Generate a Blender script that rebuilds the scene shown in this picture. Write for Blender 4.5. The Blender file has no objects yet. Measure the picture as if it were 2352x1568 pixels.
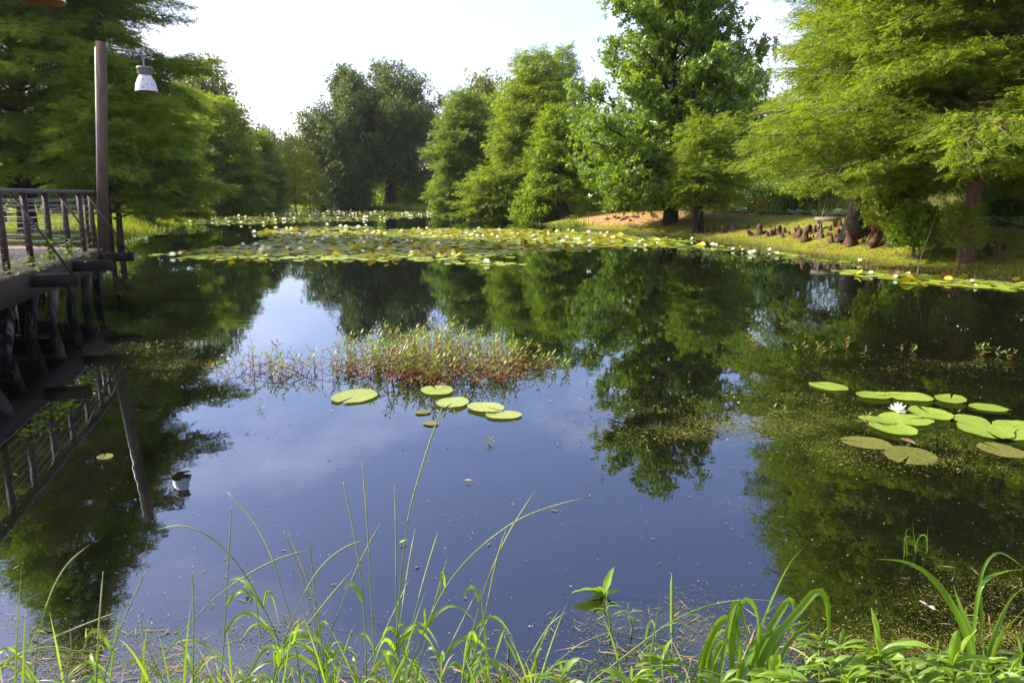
import bpy, math
import numpy as np
from math import radians as R, sin, cos, pi, sqrt, atan2
sc = bpy.context.scene
# ---------------------------------------------------------------- camera, sky, sun, exposure
CAMZ, PITCH, FPX = 1.95, R(11.18), 1700.0        # eye height over the water, pitch down, focal length in units of a 2352 wide frame
cam = bpy.data.cameras.new('camera'); cam.sensor_width = 36; cam.lens = FPX/2352*36
cam.clip_start = 0.05; cam.clip_end = 5000
camo = bpy.data.objects.new('camera', cam); sc.collection.objects.link(camo)
camo.location = (0, 0, CAMZ); camo.rotation_euler = (R(90)-PITCH, 0, 0); sc.camera = camo
SUN_AZ, SUN_EL = R(-76), R(36)                   # azimuth from +Y towards +X
world = bpy.data.worlds.new("World"); sc.world = world; world.use_nodes = True
wn = world.node_tree; sky = wn.nodes.new('ShaderNodeTexSky'); sky.sky_type = 'NISHITA'; sky.sun_disc = False
sky.sun_elevation = SUN_EL; sky.sun_rotation = SUN_AZ % (2*pi)
sky.air_density = 1.0; sky.dust_density = 2.2; sky.ozone_density = 1.5; sky.altitude = 0
# thin high cloud drifting over the upper sky
_tc = wn.nodes.new('ShaderNodeTexCoord'); _mp = wn.nodes.new('ShaderNodeMapping'); _mp.inputs['Scale'].default_value = (1.0, 1.0, 2.2); _mp.inputs['Location'].default_value = (6.2, 3.3, .1)
wn.links.new(_tc.outputs['Generated'], _mp.inputs[0]); _nz = wn.nodes.new('ShaderNodeTexNoise'); _nz.inputs['Scale'].default_value = 2.3; _nz.inputs['Detail'].default_value = 5
_nz.inputs['Roughness'].default_value = .55; wn.links.new(_mp.outputs[0], _nz.inputs['Vector'])
_rp = wn.nodes.new('ShaderNodeValToRGB'); _rp.color_ramp.elements[0].position = .50; _rp.color_ramp.elements[1].position = .72; _rp.color_ramp.elements[1].color = (.34, .34, .34, 1)
wn.links.new(_nz.outputs[0], _rp.inputs[0])
_wb = wn.nodes.new('ShaderNodeMix'); _wb.data_type = 'RGBA'; _wb.blend_type = 'MULTIPLY'; _wb.inputs[0].default_value = 1; _wb.inputs[7].default_value = (1.15, 1.0, 1.12, 1)
wn.links.new(sky.outputs[0], _wb.inputs[6])
_mx = wn.nodes.new('ShaderNodeMix'); _mx.data_type = 'RGBA'; wn.links.new(_rp.outputs[0], _mx.inputs[0]); wn.links.new(_wb.outputs[2], _mx.inputs[6]); _mx.inputs[7].default_value = (13, 11.2, 12, 1)
wn.links.new(_mx.outputs[2], wn.nodes['Background'].inputs[0]); wn.nodes['Background'].inputs[1].default_value = 0.14
sl = bpy.data.lights.new('sun', 'SUN'); sl.energy = 4.7; sl.angle = R(0.5); sl.color = (1.0, 0.95, 0.85)
so = bpy.data.objects.new('sun', sl); sc.collection.objects.link(so)
so.rotation_euler = (R(90)-SUN_EL, 0, -SUN_AZ+pi)
sc.view_settings.view_transform = 'Standard'; sc.view_settings.look = 'None'
sc.view_settings.exposure = 1.3; sc.view_settings.gamma = 1.0
sc.cycles.max_bounces = 10; sc.cycles.diffuse_bounces = 6; sc.cycles.glossy_bounces = 3
sc.cycles.transmission_bounces = 4; sc.cycles.transparent_max_bounces = 8
sc.cycles.use_denoising = True
sc.cycles.caustics_reflective = False; sc.cycles.caustics_refractive = False
C = sc.collection

# ---------------------------------------------------------------- pixel (2352x1568 photo frame) -> world
CP, SP = cos(PITCH), sin(PITCH)
def ray(px, py):
    x = (px-1176)/FPX; u = -(py-784)/FPX
    return np.array((x, CP+u*SP, -SP+u*CP))
def onz(px, py, z=0.0):
    r = ray(px, py); t = (z-CAMZ)/r[2]
    return np.array((0, 0, CAMZ))+r*t
def aty(px, py, Y):
    r = ray(px, py); return np.array((0, 0, CAMZ))+r*(Y/r[1])
def proj(p):
    y, z = p[1], p[2]-CAMZ; zc = y*CP-z*SP
    return 1176+FPX*p[0]/zc, 784-FPX*(y*SP+z*CP)/zc

# ---------------------------------------------------------------- object helpers
def tag(o, label=None, cat=None, group=None, kind=None):
    if label: o['label'] = label
    if cat: o['category'] = cat
    if group: o['group'] = group
    if kind: o['kind'] = kind
    return o
def empty(name, loc=(0, 0, 0), rz=0):
    o = bpy.data.objects.new(name, None); C.objects.link(o); o.location = [float(v) for v in loc]; o.rotation_euler = (0, 0, rz)
    o.empty_display_size = .1; return o
class MB:
    """collects quads / tris as numpy arrays, links them as one mesh object"""
    def __init__(s): s.V = []; s.Q = []; s.T = []; s.n = 0; s.qm = []; s.tm = []
    def add(s, V, Q=None, T=None, m=0):
        V = np.asarray(V, float).reshape(-1, 3)
        if Q is not None and len(Q): Q = np.asarray(Q, int).reshape(-1, 4); s.Q.append(Q+s.n); s.qm.append(np.full(len(Q), m))
        if T is not None and len(T): T = np.asarray(T, int).reshape(-1, 3); s.T.append(T+s.n); s.tm.append(np.full(len(T), m))
        s.V.append(V); s.n += len(V); return s
    def box(s, c, size, m=0, ax=None, rz=0):
        hx, hy, hz = [v/2 for v in size]
        P = np.array([(x, y, z) for z in (-hz, hz) for y in (-hy, hy) for x in (-hx, hx)])
        if rz: P = P @ np.array([[cos(rz), sin(rz), 0], [-sin(rz), cos(rz), 0], [0, 0, 1]])
        s.add(P+np.asarray(c), [(0, 2, 3, 1), (4, 5, 7, 6), (0, 1, 5, 4), (2, 6, 7, 3), (0, 4, 6, 2), (1, 3, 7, 5)], m=m); return s
    def beam(s, a, b, w, h, m=0, up=(0, 0, 1)):
        a = np.asarray(a, float); b = np.asarray(b, float); d = b-a; d /= np.linalg.norm(d)
        x = np.cross(d, up); x /= np.linalg.norm(x); z = np.cross(x, d)
        P = [p+x*i*w/2+z*j*h/2 for p in (a, b) for j in (-1, 1) for i in (-1, 1)]
        s.add(P, [(0, 1, 3, 2), (4, 6, 7, 5), (0, 4, 5, 1), (2, 3, 7, 6), (0, 2, 6, 4), (1, 5, 7, 3)], m=m); return s
    def tube(s, pts, r, k=6, m=0, cap=True):
        V, Q, T = tube(pts, r, k, cap); s.add(V, Q, T, m); return s
    def lathe(s, prof, k=24, c=(0, 0, 0), m=0):
        a = np.arange(k)*2*pi/k
        V = np.concatenate([np.stack([r*np.cos(a), r*np.sin(a), np.full(k, z)], 1) for r, z in prof])+np.asarray(c)
        Q = [(i*k+j, i*k+(j+1) % k, (i+1)*k+(j+1) % k, (i+1)*k+j) for i in range(len(prof)-1) for j in range(k)]
        s.add(V, Q, m=m); return s
    def mesh(s, name, mats, smooth=False):
        V = np.concatenate(s.V) if s.V else np.zeros((0, 3))
        Q = np.concatenate(s.Q) if s.Q else np.zeros((0, 4), int); T = np.concatenate(s.T) if s.T else np.zeros((0, 3), int)
        me = bpy.data.meshes.new(name); me.vertices.add(len(V)); me.vertices.foreach_set('co', V.astype(np.float32).ravel())
        L = np.concatenate([Q.ravel(), T.ravel()]); me.loops.add(len(L)); me.loops.foreach_set('vertex_index', L.astype(np.int32))
        st = np.concatenate([np.arange(len(Q))*4, len(Q)*4+np.arange(len(T))*3])
        me.polygons.add(len(st)); me.polygons.foreach_set('loop_start', st.astype(np.int32))
        mi = np.concatenate(s.qm+s.tm) if (s.qm or s.tm) else np.zeros(0)
        me.polygons.foreach_set('material_index', mi.astype(np.int32))
        if smooth: me.polygons.foreach_set('use_smooth', np.ones(len(st), bool))
        me.update(calc_edges=True); me.validate()
        for m in (mats if isinstance(mats, (list, tuple)) else [mats]): me.materials.append(m)
        return me
    def build(s, name, mats, parent=None, smooth=False, loc=None):
        o = bpy.data.objects.new(name, s.mesh(name, mats, smooth)); C.objects.link(o)
        if parent is not None: o.parent = parent
        if loc is not None: o.location = loc
        return o
def tube(pts, r, k=6, cap=True):
    P = np.asarray(pts, float); n = len(P); r = np.broadcast_to(np.asarray(r, float), (n,))
    d = np.gradient(P, axis=0); d /= np.linalg.norm(d, axis=1)[:, None]+1e-9
    ref = np.array((0, 0, 1.)) if abs(d[:, 2]).mean() < .9 else np.array((1., 0, 0))
    x = np.cross(d, ref); x /= np.linalg.norm(x, axis=1)[:, None]+1e-9; y = np.cross(d, x)
    a = np.arange(k)*2*pi/k
    V = (P[:, None]+r[:, None, None]*(np.cos(a)[None, :, None]*x[:, None]+np.sin(a)[None, :, None]*y[:, None])).reshape(-1, 3)
    i = np.arange(n-1)[:, None]*k; j = np.arange(k)[None]; j2 = (j+1) % k
    Q = np.stack([i+j, i+j2, i+k+j2, i+k+j], -1).reshape(-1, 4); T = []
    if cap:
        T = [(0, jj+1, jj) for jj in range(1, k-1)]+[((n-1)*k, (n-1)*k+jj, (n-1)*k+jj+1) for jj in range(1, k-1)]
    return V, Q, T
def copy_tree(o, parent=None):
    c = o.copy(); C.objects.link(c)
    if parent is not None: c.parent = parent
    for ch in list(o.children): copy_tree(ch, c)
    return c
def scatter(mb, variants, pos, dirs, ups, scale, rng, m=0):
    """copies of small leaf templates (verts, quads): template y axis = dir, z axis = up"""
    n = len(pos)
    if n == 0: return
    y = dirs/(np.linalg.norm(dirs, axis=1)[:, None]+1e-9); x = np.cross(y, ups); x /= np.linalg.norm(x, axis=1)[:, None]+1e-9; z = np.cross(x, y)
    w = rng.integers(0, len(variants), n); scale = np.broadcast_to(scale, (n,))
    for k, (tv, tq) in enumerate(variants):
        s = np.nonzero(w == k)[0]
        if not len(s): continue
        V = pos[s][:, None]+scale[s][:, None, None]*(tv[None, :, 0:1]*x[s][:, None]+tv[None, :, 1:2]*y[s][:, None]+tv[None, :, 2:3]*z[s][:, None])
        Q = tq[None]+(np.arange(len(s))*len(tv))[:, None, None]
        mb.add(V.reshape(-1, 3), Q.reshape(-1, 4), m=m)

# ---------------------------------------------------------------- materials
def newmat(name):
    m = bpy.data.materials.new(name); m.use_nodes = True; nt = m.node_tree; nt.nodes.clear()
    return m, nt, nt.nodes.new('ShaderNodeOutputMaterial')
def N(nt, t, **kw):
    n = nt.nodes.new(t)
    for k, v in kw.items():
        if k in n.inputs: n.inputs[k].default_value = v
        else: setattr(n, k, v)
    return n
def ramp(nt, fac, stops):
    r = nt.nodes.new('ShaderNodeValToRGB'); e = r.color_ramp.elements
    while len(e) < len(stops): e.new(.5)
    for i, (p, c) in enumerate(stops): e[i].position = p; e[i].color = (*c, 1) if len(c) == 3 else c
    nt.links.new(fac, r.inputs[0]); return r.outputs[0]
def noise(nt, scale, detail=3, rough=.5, vec=None, dist=0.0):
    n = N(nt, 'ShaderNodeTexNoise'); n.inputs['Scale'].default_value = scale; n.inputs['Detail'].default_value = detail
    n.inputs['Roughness'].default_value = rough; n.inputs['Distortion'].default_value = dist
    if vec is not None: nt.links.new(vec, n.inputs['Vector'])
    return n.outputs[0]
def mixc(nt, fac, a, b, mode='MIX'):
    n = nt.nodes.new('ShaderNodeMix'); n.data_type = 'RGBA'; n.blend_type = mode
    for v, i in ((fac, 0), (a, 6), (b, 7)):
        if hasattr(v, 'is_output'): nt.links.new(v, n.inputs[i])
        else: n.inputs[i].default_value = v if i == 0 else (*v, 1)
    return n.outputs[2]
def leafmat(name, dark, light, trans=.4, rough=.5, spec=.3, clump=.6, warm=None):
    """leaf colour varies from leaf to leaf and from bough to bough; part of the light passes through"""
    m, nt, out = newmat(name)
    geo = N(nt, 'ShaderNodeNewGeometry'); tc = N(nt, 'ShaderNodeTexCoord')
    nz = noise(nt, clump, 3, .6, tc.outputs['Object'])
    a = N(nt, 'ShaderNodeMath', operation='MULTIPLY_ADD'); nt.links.new(geo.outputs['Random Per Island'], a.inputs[0]); a.inputs[1].default_value = .55
    b = N(nt, 'ShaderNodeMath', operation='MULTIPLY_ADD'); nt.links.new(nz, b.inputs[0]); b.inputs[1].default_value = 1.5; b.inputs[2].default_value = -.52
    nt.links.new(b.outputs[0], a.inputs[2])
    st = [(0.05, dark), (.85, light)]
    if warm: st.append((.985, warm))
    col = ramp(nt, a.outputs[0], st)
    p = N(nt, 'ShaderNodeBsdfPrincipled'); nt.links.new(col, p.inputs['Base Color']); p.inputs['Roughness'].default_value = rough
    p.inputs['Specular IOR Level'].default_value = spec
    t = N(nt, 'ShaderNodeBsdfTranslucent')
    tcol = mixc(nt, 1.0, col, (1.65, 1.5, .55), 'MULTIPLY'); nt.links.new(tcol, t.inputs[0])
    mx = N(nt, 'ShaderNodeMixShader'); mx.inputs[0].default_value = trans
    nt.links.new(p.outputs[0], mx.inputs[1]); nt.links.new(t.outputs[0], mx.inputs[2]); nt.links.new(mx.outputs[0], out.inputs[0])
    return m
def barkmat(name, dark, light, sx=9, sz=1.2, bump=.5, rough=.9):
    m, nt, out = newmat(name); tc = N(nt, 'ShaderNodeTexCoord')
    mp = N(nt, 'ShaderNodeMapping'); mp.inputs['Scale'].default_value = (sx, sx, sz); nt.links.new(tc.outputs['Object'], mp.inputs[0])
    n1 = noise(nt, 1.6, 6, .65, mp.outputs[0]); n2 = noise(nt, .9, 3, .5, tc.outputs['Object'])
    col = ramp(nt, n1, [(.3, dark), (.7, light)])
    col = mixc(nt, .35, col, ramp(nt, n2, [(.3, dark), (.75, light)]))
    p = N(nt, 'ShaderNodeBsdfPrincipled'); nt.links.new(col, p.inputs['Base Color']); p.inputs['Roughness'].default_value = rough
    p.inputs['Specular IOR Level'].default_value = .2
    bp = N(nt, 'ShaderNodeBump'); bp.inputs['Strength'].default_value = bump; bp.inputs['Distance'].default_value = .03
    nt.links.new(n1, bp.inputs['Height']); nt.links.new(bp.outputs[0], p.inputs['Normal']); nt.links.new(p.outputs[0], out.inputs[0]); return m
def plain(name, col, rough=.6, metal=0, var=.25, scale=6, spec=.3, stain=None):
    m, nt, out = newmat(name); tc = N(nt, 'ShaderNodeTexCoord')
    n1 = noise(nt, scale, 5, .6, tc.outputs['Object'])
    d = tuple(c*(1-var) for c in col); l = tuple(min(1, c*(1+var)) for c in col)
    c = ramp(nt, n1, [(.3, d), (.7, l)])
    if stain:
        n2 = noise(nt, scale*1.7, 6, .75, tc.outputs['Object']); f = ramp(nt, n2, [(.52, (0, 0, 0)), (.66, (1, 1, 1))]); c = mixc(nt, f, c, stain)
    p = N(nt, 'ShaderNodeBsdfPrincipled'); nt.links.new(c, p.inputs['Base Color']); p.inputs['Roughness'].default_value = rough
    p.inputs['Metallic'].default_value = metal; p.inputs['Specular IOR Level'].default_value = spec
    nt.links.new(p.outputs[0], out.inputs[0]); return m

M = {}
M['cyp'] = leafmat('cypress_leaf', (.095, .155, .012), (.215, .295, .024), .47, .55, .25, .45)
M['cyp_dk'] = leafmat('cypress_leaf_deep', (.08, .15, .012), (.20, .29, .022), .50, .55, .25, .45)
M['cyp_bl'] = leafmat('cypress_leaf_cool', (.085, .150, .020), (.18, .265, .036), .45, .55, .25, .35)
M['yel'] = leafmat('sapling_leaf', (.10, .15, .012), (.20, .25, .022), .45, .55, .25, .4)
M['oak'] = leafmat('oak_leaf', (.08, .15, .014), (.18, .285, .03), .44, .42, .5, .5, (.22, .27, .02))
M['live'] = leafmat('live_oak_leaf', (.045, .080, .016), (.12, .17, .04), .32, .55, .3, .35)
M['pale'] = leafmat('pale_leaf', (.10, .14, .035), (.19, .22, .06), .40, .5, .3, .3)
M['bush'] = leafmat('bush_leaf', (.045, .10, .012), (.14, .21, .02), .40, .45, .35, .8)
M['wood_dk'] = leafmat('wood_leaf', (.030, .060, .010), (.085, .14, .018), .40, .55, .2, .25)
M['far'] = leafmat('distant_leaf', (.07, .10, .05), (.13, .16, .075), .35, .6, .2, .2)  # greyer leaf colour with the haze of distance mixed in
M['bark'] = barkmat('cypress_bark', (.035, .022, .014), (.16, .095, .06))
M['barkred'] = barkmat('red_cypress_bark', (.05, .03, .02), (.24, .14, .09))
M['bark_dk'] = barkmat('dark_bark', (.014, .011, .008), (.05, .04, .03))
M['twig'] = plain('grey_twig', (.30, .25, .19), .9)
M['knee'] = barkmat('cypress_knee_bark', (.03, .016, .010), (.17, .085, .055), 8, 3, .9)
M['board'] = barkmat('deck_board', (.16, .105, .085), (.36, .26, .22), 2.5, 30, .3, .8)
M['timber'] = barkmat('old_timber', (.022, .015, .010), (.08, .056, .038), 3, 3, .4)
M['timber_dk'] = barkmat('black_timber', (.010, .008, .007), (.035, .028, .022), 4, 4, .4)
M['pile'] = barkmat('weathered_sunlit_pile', (.007, .006, .005), (.22, .18, .145), 9, .28, .5)  # pale streaks: weathered wood, with its sunlit side put into the colour
_r = [n_ for n_ in M['pile'].node_tree.nodes if n_.type == 'VALTORGB']
for _q in _r: _q.color_ramp.elements[0].position = .50; _q.color_ramp.elements[1].position = .68
M['rail'] = barkmat('grey_rail', (.09, .08, .07), (.22, .20, .18), 5, 5, .3)
M['post'] = plain('brown_metal_post', (.055, .034, .022), .6, 0, .3, 9)
M['cable'] = plain('steel_cable', (.45, .45, .46), .4, .6, .1)
M['pole'] = barkmat('lamp_pole_wood', (.07, .048, .030), (.19, .14, .095), 14, .8, .5)
M['metal'] = plain('grey_metal', (.20, .20, .21), .45, .3, .2, 14)
M['enamel'] = plain('white_enamel', (.72, .74, .76), .35, 0, .06, 8, .5, (.42, .30, .16))
M['rust'] = plain('rusty_inside', (.30, .13, .05), .8, 0, .3, 9)
M['grass'] = leafmat('grass_blade', (.10, .15, .012), (.24, .27, .022), .40, .5, .3, .25)
M['lawn'] = leafmat('lawn_blade', (.08, .14, .010), (.22, .27, .020), .40, .5, .3, .25)
M['stalk'] = leafmat('green_stalk', (.09, .17, .02), (.20, .30, .06), .28, .4, .4, 2.0)
M['blade'] = leafmat('grass_leaf', (.10, .20, .012), (.23, .38, .03), .45, .38, .5, 2.0)
M['seed'] = leafmat('seed_head', (.16, .19, .06), (.36, .38, .17), .25, .6, .2, 6.0)
M['strap'] = leafmat('strap_leaf', (.075, .17, .012), (.15, .28, .022), .42, .30, .6, 2.0)
M['broad'] = leafmat('broad_leaf', (.12, .23, .016), (.24, .38, .045), .44, .42, .45, 3.0)
M['broad2'] = leafmat('bluish_leaf', (.10, .19, .025), (.22, .33, .06), .42, .45, .4, 3.0)
M['redstem'] = plain('red_stem', (.26, .055, .022), .6, 0, .4, 20)
M['weedleaf'] = leafmat('weed_leaf', (.09, .16, .018), (.25, .33, .06), .38, .45, .4, 2.0, (.36, .20, .04))
M['petal'] = leafmat('lily_petal', (.84, .83, .80), (.92, .92, .90), .22, .5, .3, 9.0)
M['stamen'] = plain('yellow_stamen', (.75, .48, .05), .7)
M['lotus'] = leafmat('lotus_leaf', (.11, .20, .05), (.24, .33, .12), .3, .5, .3, .8)
M['tallgrass'] = leafmat('tall_grass', (.09, .12, .02), (.24, .22, .06), .35, .6, .2, .3, (.30, .16, .08))
M['algae'] = leafmat('algae_flake', (.05, .055, .010), (.20, .20, .030), .2, .7, .2, 1.5, (.34, .34, .08))
M['subweed'] = leafmat('drowned_weed', (.02, .022, .006), (.10, .09, .018), .1, .8, .1, 1.5, (.20, .10, .03))
M['straw'] = leafmat('dry_straw', (.16, .10, .04), (.40, .30, .14), .15, .7, .2, 3.0)
M['litter'] = leafmat('fallen_needles', (.10, .045, .015), (.36, .19, .07), .05, .8, .2, 1.0)
M['duck'] = leafmat('pollen_speck', (.28, .29, .17), (.58, .58, .46), .1, .6, .3, 3.0)
M['debris'] = plain('brown_debris', (.15, .095, .045), .8, 0, .5, 30)
M['log'] = barkmat('old_log', (.03, .025, .02), (.12, .10, .08), 10, 10)
M['bench'] = barkmat('bench_timber', (.14, .10, .07), (.34, .25, .18), 3, 14, .4)
def padmat(name, a, b, edge=None, spot=None):
    m, nt, out = newmat(name); tc = N(nt, 'ShaderNodeTexCoord'); geo = N(nt, 'ShaderNodeNewGeometry')
    n1 = noise(nt, 9, 5, .65, tc.outputs['Object']); oi = N(nt, 'ShaderNodeObjectInfo')
    s = N(nt, 'ShaderNodeMath', operation='MULTIPLY_ADD'); nt.links.new(oi.outputs['Random'], s.inputs[0]); s.inputs[1].default_value = .35; nt.links.new(n1, s.inputs[2])
    s2 = N(nt, 'ShaderNodeMath', operation='MULTIPLY_ADD'); nt.links.new(geo.outputs['Random Per Island'], s2.inputs[0]); s2.inputs[1].default_value = .35; nt.links.new(s.outputs[0], s2.inputs[2])
    c = ramp(nt, s2.outputs[0], [(.4, a), (1.0, b)])
    if spot: c = mixc(nt, ramp(nt, noise(nt, 34, 6, .7, tc.outputs['Object']), [(.52, (0, 0, 0)), (.62, (1, 1, 1))]), c, spot)
    gr = N(nt, 'ShaderNodeTexGradient', gradient_type='RADIAL'); nt.links.new(tc.outputs['Object'], gr.inputs[0])
    k1 = N(nt, 'ShaderNodeMath', operation='MULTIPLY'); nt.links.new(gr.outputs[1], k1.inputs[0]); k1.inputs[1].default_value = 17.0
    k2 = N(nt, 'ShaderNodeMath', operation='PINGPONG'); nt.links.new(k1.outputs[0], k2.inputs[0]); k2.inputs[1].default_value = .5
    c = mixc(nt, ramp(nt, k2.outputs[0], [(.0, (.42, .42, .42)), (.10, (0, 0, 0))]), c, tuple(min(.5, q*1.6) for q in b))
    c = mixc(nt, ramp(nt, noise(nt, 5.5, 4, .7, tc.outputs['Object']), [(.63, (0, 0, 0)), (.70, (.75, .75, .75))]), c, (.17, .13, .03))
    p = N(nt, 'ShaderNodeBsdfPrincipled'); nt.links.new(c, p.inputs['Base Color']); p.inputs['Roughness'].default_value = .5; p.inputs['Specular IOR Level'].default_value = .18
    bp = N(nt, 'ShaderNodeBump'); bp.inputs['Strength'].default_value = .25; bp.inputs['Distance'].default_value = .01; nt.links.new(n1, bp.inputs['Height']); nt.links.new(bp.outputs[0], p.inputs['Normal'])
    t = N(nt, 'ShaderNodeBsdfTranslucent'); nt.links.new(mixc(nt, 1., c, (1.5, 1.4, .5), 'MULTIPLY'), t.inputs[0])
    mx = N(nt, 'ShaderNodeMixShader'); mx.inputs[0].default_value = .2
    nt.links.new(p.outputs[0], mx.inputs[1]); nt.links.new(t.outputs[0], mx.inputs[2]); nt.links.new(mx.outputs[0], out.inputs[0]); return m
M['pad'] = padmat('lily_pad_green', (.17, .24, .018), (.36, .42, .05))
M['pad_near'] = padmat('lily_pad_broad', (.12, .19, .018), (.25, .34, .045), None, (.17, .22, .04))
M['pad_pale'] = padmat('lily_pad_pale', (.20, .26, .05), (.38, .44, .13), None, (.25, .26, .06))
M['pad_yel'] = padmat('lily_pad_yellow', (.28, .27, .012), (.50, .44, .025), None, (.20, .13, .02))
M['pad_old'] = padmat('lily_pad_old', (.09, .10, .018), (.20, .20, .04), None, (.045, .042, .012))
M['pad_red'] = padmat('lily_pad_underside', (.07, .03, .012), (.15, .07, .02))

# ---------------------------------------------------------------- pond outline and ground heights
shore_px = [(240, 551), (330, 533), (390, 515), (440, 500), (490, 490), (549, 482.5), (640, 480.5), (760, 480), (880, 480), (980, 482), (1090, 491), (1190, 501),
            (1235, 515), (1330, 529), (1450, 536), (1560, 545), (1640, 553), (1720, 570), (1800, 585), (1950, 607), (2100, 628), (2230, 640), (2352, 650)]
SH = [onz(*p)[:2] for p in shore_px]
POND = np.array([(-16.5, 24), ]+SH+[(12.2, 13.5), (12.5, 10), (11, 6), (7.5, 3.3), (4.5, 2.5), (2, 2.25), (0, 2.15), (-2.2, 2.2), (-4.5, 2.5), (-7.5, 4), (-10.5, 8), (-12.5, 13), (-13.5, 18)])
def sdist(P):
    """signed distance to the shoreline, positive on land"""
    P = np.asarray(P, float).reshape(-1, 2); best = np.full(len(P), 1e9); inside = np.zeros(len(P), bool)
    A = POND; B = np.roll(POND, -1, 0)
    for a, b in zip(A, B):
        d = b-a; t = np.clip(((P-a)@d)/(d@d), 0, 1); q = a+t[:, None]*d
        best = np.minimum(best, np.hypot(*(P-q).T))
        c = ((a[1] > P[:, 1]) != (b[1] > P[:, 1])) & (P[:, 0] < (b[0]-a[0])*(P[:, 1]-a[1])/(b[1]-a[1]+1e-12)+a[0]); inside ^= c
    return np.where(inside, -best, best)
def wob(x, y):
    return (np.sin(x*1.3+.7*y)+np.sin(y*1.9-.6*x+1)+np.sin(x*.43-1.1*y+2)+.6*np.sin(3.1*x+2.3*y)+.6*np.sin(3.7*y-2.9*x))/4.2
def gz(P):
    P = np.asarray(P, float).reshape(-1, 2); x, y = P.T; d = sdist(P)+.25*wob(x, y)*np.clip((y-4)/10, 0, 1)
    right = 1/(1+np.exp(-(x-.5-(y-20)*.05)/2.0))*(y > 5)
    crest = .30+.62*right*np.clip((58-y)/14, 0, 1)+.12*(y > 45); wid = 1.4+3.6*right
    t = np.clip(d/wid, 0, 1); up = crest*(t*t*(3-2*t))+np.clip(d-wid, 0, 60)*.004
    up += .05*wob(x*.6, y*.6)*np.clip(d, 0, 1)
    dn = -np.minimum(1.3, .04+.22*np.abs(d))
    return np.where(d > 0, up, dn)
def gz1(x, y): return float(gz([(x, y)])[0])

# ground: one sheet, fine near the pond, coarse out to the horizon
u = np.linspace(-1, 1, 520); gx = 48*u+850*np.sign(u)*np.abs(u)**6
v = np.linspace(0, 1, 620); gy = -14+112*v+1300*v**7
X, Y = np.meshgrid(gx, gy); G = np.stack([X.ravel(), Y.ravel()], 1); Z = gz(G)
nx, ny = len(gx), len(gy)
ii, jj = np.meshgrid(np.arange(nx-1), np.arange(ny-1)); base = (jj*nx+ii).ravel()
mb = MB(); mb.add(np.column_stack([G, Z]), np.stack([base, base+1, base+nx+1, base+nx], 1))
m, nt, out = newmat('ground'); tc = N(nt, 'ShaderNodeTexCoord'); at = N(nt, 'ShaderNodeAttribute', attribute_name='cover'); sep = N(nt, 'ShaderNodeSeparateColor'); nt.links.new(at.outputs['Color'], sep.inputs[0])
n1 = noise(nt, .55, 6, .65, tc.outputs['Object']); n2 = noise(nt, 14, 4, .7, tc.outputs['Object']); n3 = noise(nt, 2.1, 5, .6, tc.outputs['Object'])
grass = ramp(nt, n1, [(.3, (.10, .14, .012)), (.5, (.20, .21, .018)), (.72, (.27, .23, .028))])
grass = mixc(nt, ramp(nt, n2, [(.35, (0, 0, 0)), (.7, (1, 1, 1))]), grass, (.10, .11, .014))
litter = ramp(nt, n2, [(.25, (.13, .07, .028)), (.5, (.36, .21, .08)), (.62, (.40, .26, .10)), (.8, (.15, .08, .03))])
def madd(a, k, c):
    q = N(nt, 'ShaderNodeMath', operation='MULTIPLY_ADD'); nt.links.new(a, q.inputs[0]); q.inputs[1].default_value = k
    if hasattr(c, 'is_output'): nt.links.new(c, q.inputs[2])
    else: q.inputs[2].default_value = c
    return q.outputs[0]
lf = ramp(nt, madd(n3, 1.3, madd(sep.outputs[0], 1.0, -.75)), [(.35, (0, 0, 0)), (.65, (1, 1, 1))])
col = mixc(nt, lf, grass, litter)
mud = ramp(nt, n3, [(.3, (.022, .016, .008)), (.7, (.06, .042, .02))])
mud = mixc(nt, ramp(nt, n2, [(.55, (0, 0, 0)), (.66, (1, 1, 1))]), mud, (.09, .09, .015))
col = mixc(nt, sep.outputs[1], col, mud)
p = N(nt, 'ShaderNodeBsdfPrincipled'); nt.links.new(col, p.inputs['Base Color']); p.inputs['Roughness'].default_value = .95; p.inputs['Specular IOR Level'].default_value = .1
bp = N(nt, 'ShaderNodeBump'); bp.inputs['Strength'].default_value = .7; bp.inputs['Distance'].default_value = .05; nt.links.new(n2, bp.inputs['Height']); nt.links.new(bp.outputs[0], p.inputs['Normal'])
nt.links.new(p.outputs[0], out.inputs[0]); M['ground'] = m
go = mb.build('ground', M['ground'], smooth=True); tag(go, kind='structure')
x, y = G.T; d = sdist(G)
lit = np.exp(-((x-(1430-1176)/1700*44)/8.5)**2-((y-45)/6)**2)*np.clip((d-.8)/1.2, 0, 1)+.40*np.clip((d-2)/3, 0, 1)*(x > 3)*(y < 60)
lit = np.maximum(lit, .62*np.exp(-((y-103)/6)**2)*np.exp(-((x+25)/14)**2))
wet = np.clip((.12-Z)/.10, 0, 1)
ca = go.data.color_attributes.new('cover', 'FLOAT_COLOR', 'POINT'); ca.data.foreach_set('color', np.stack([lit, wet, lit*0, lit*0+1], 1).astype(np.float32).ravel())

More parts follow.
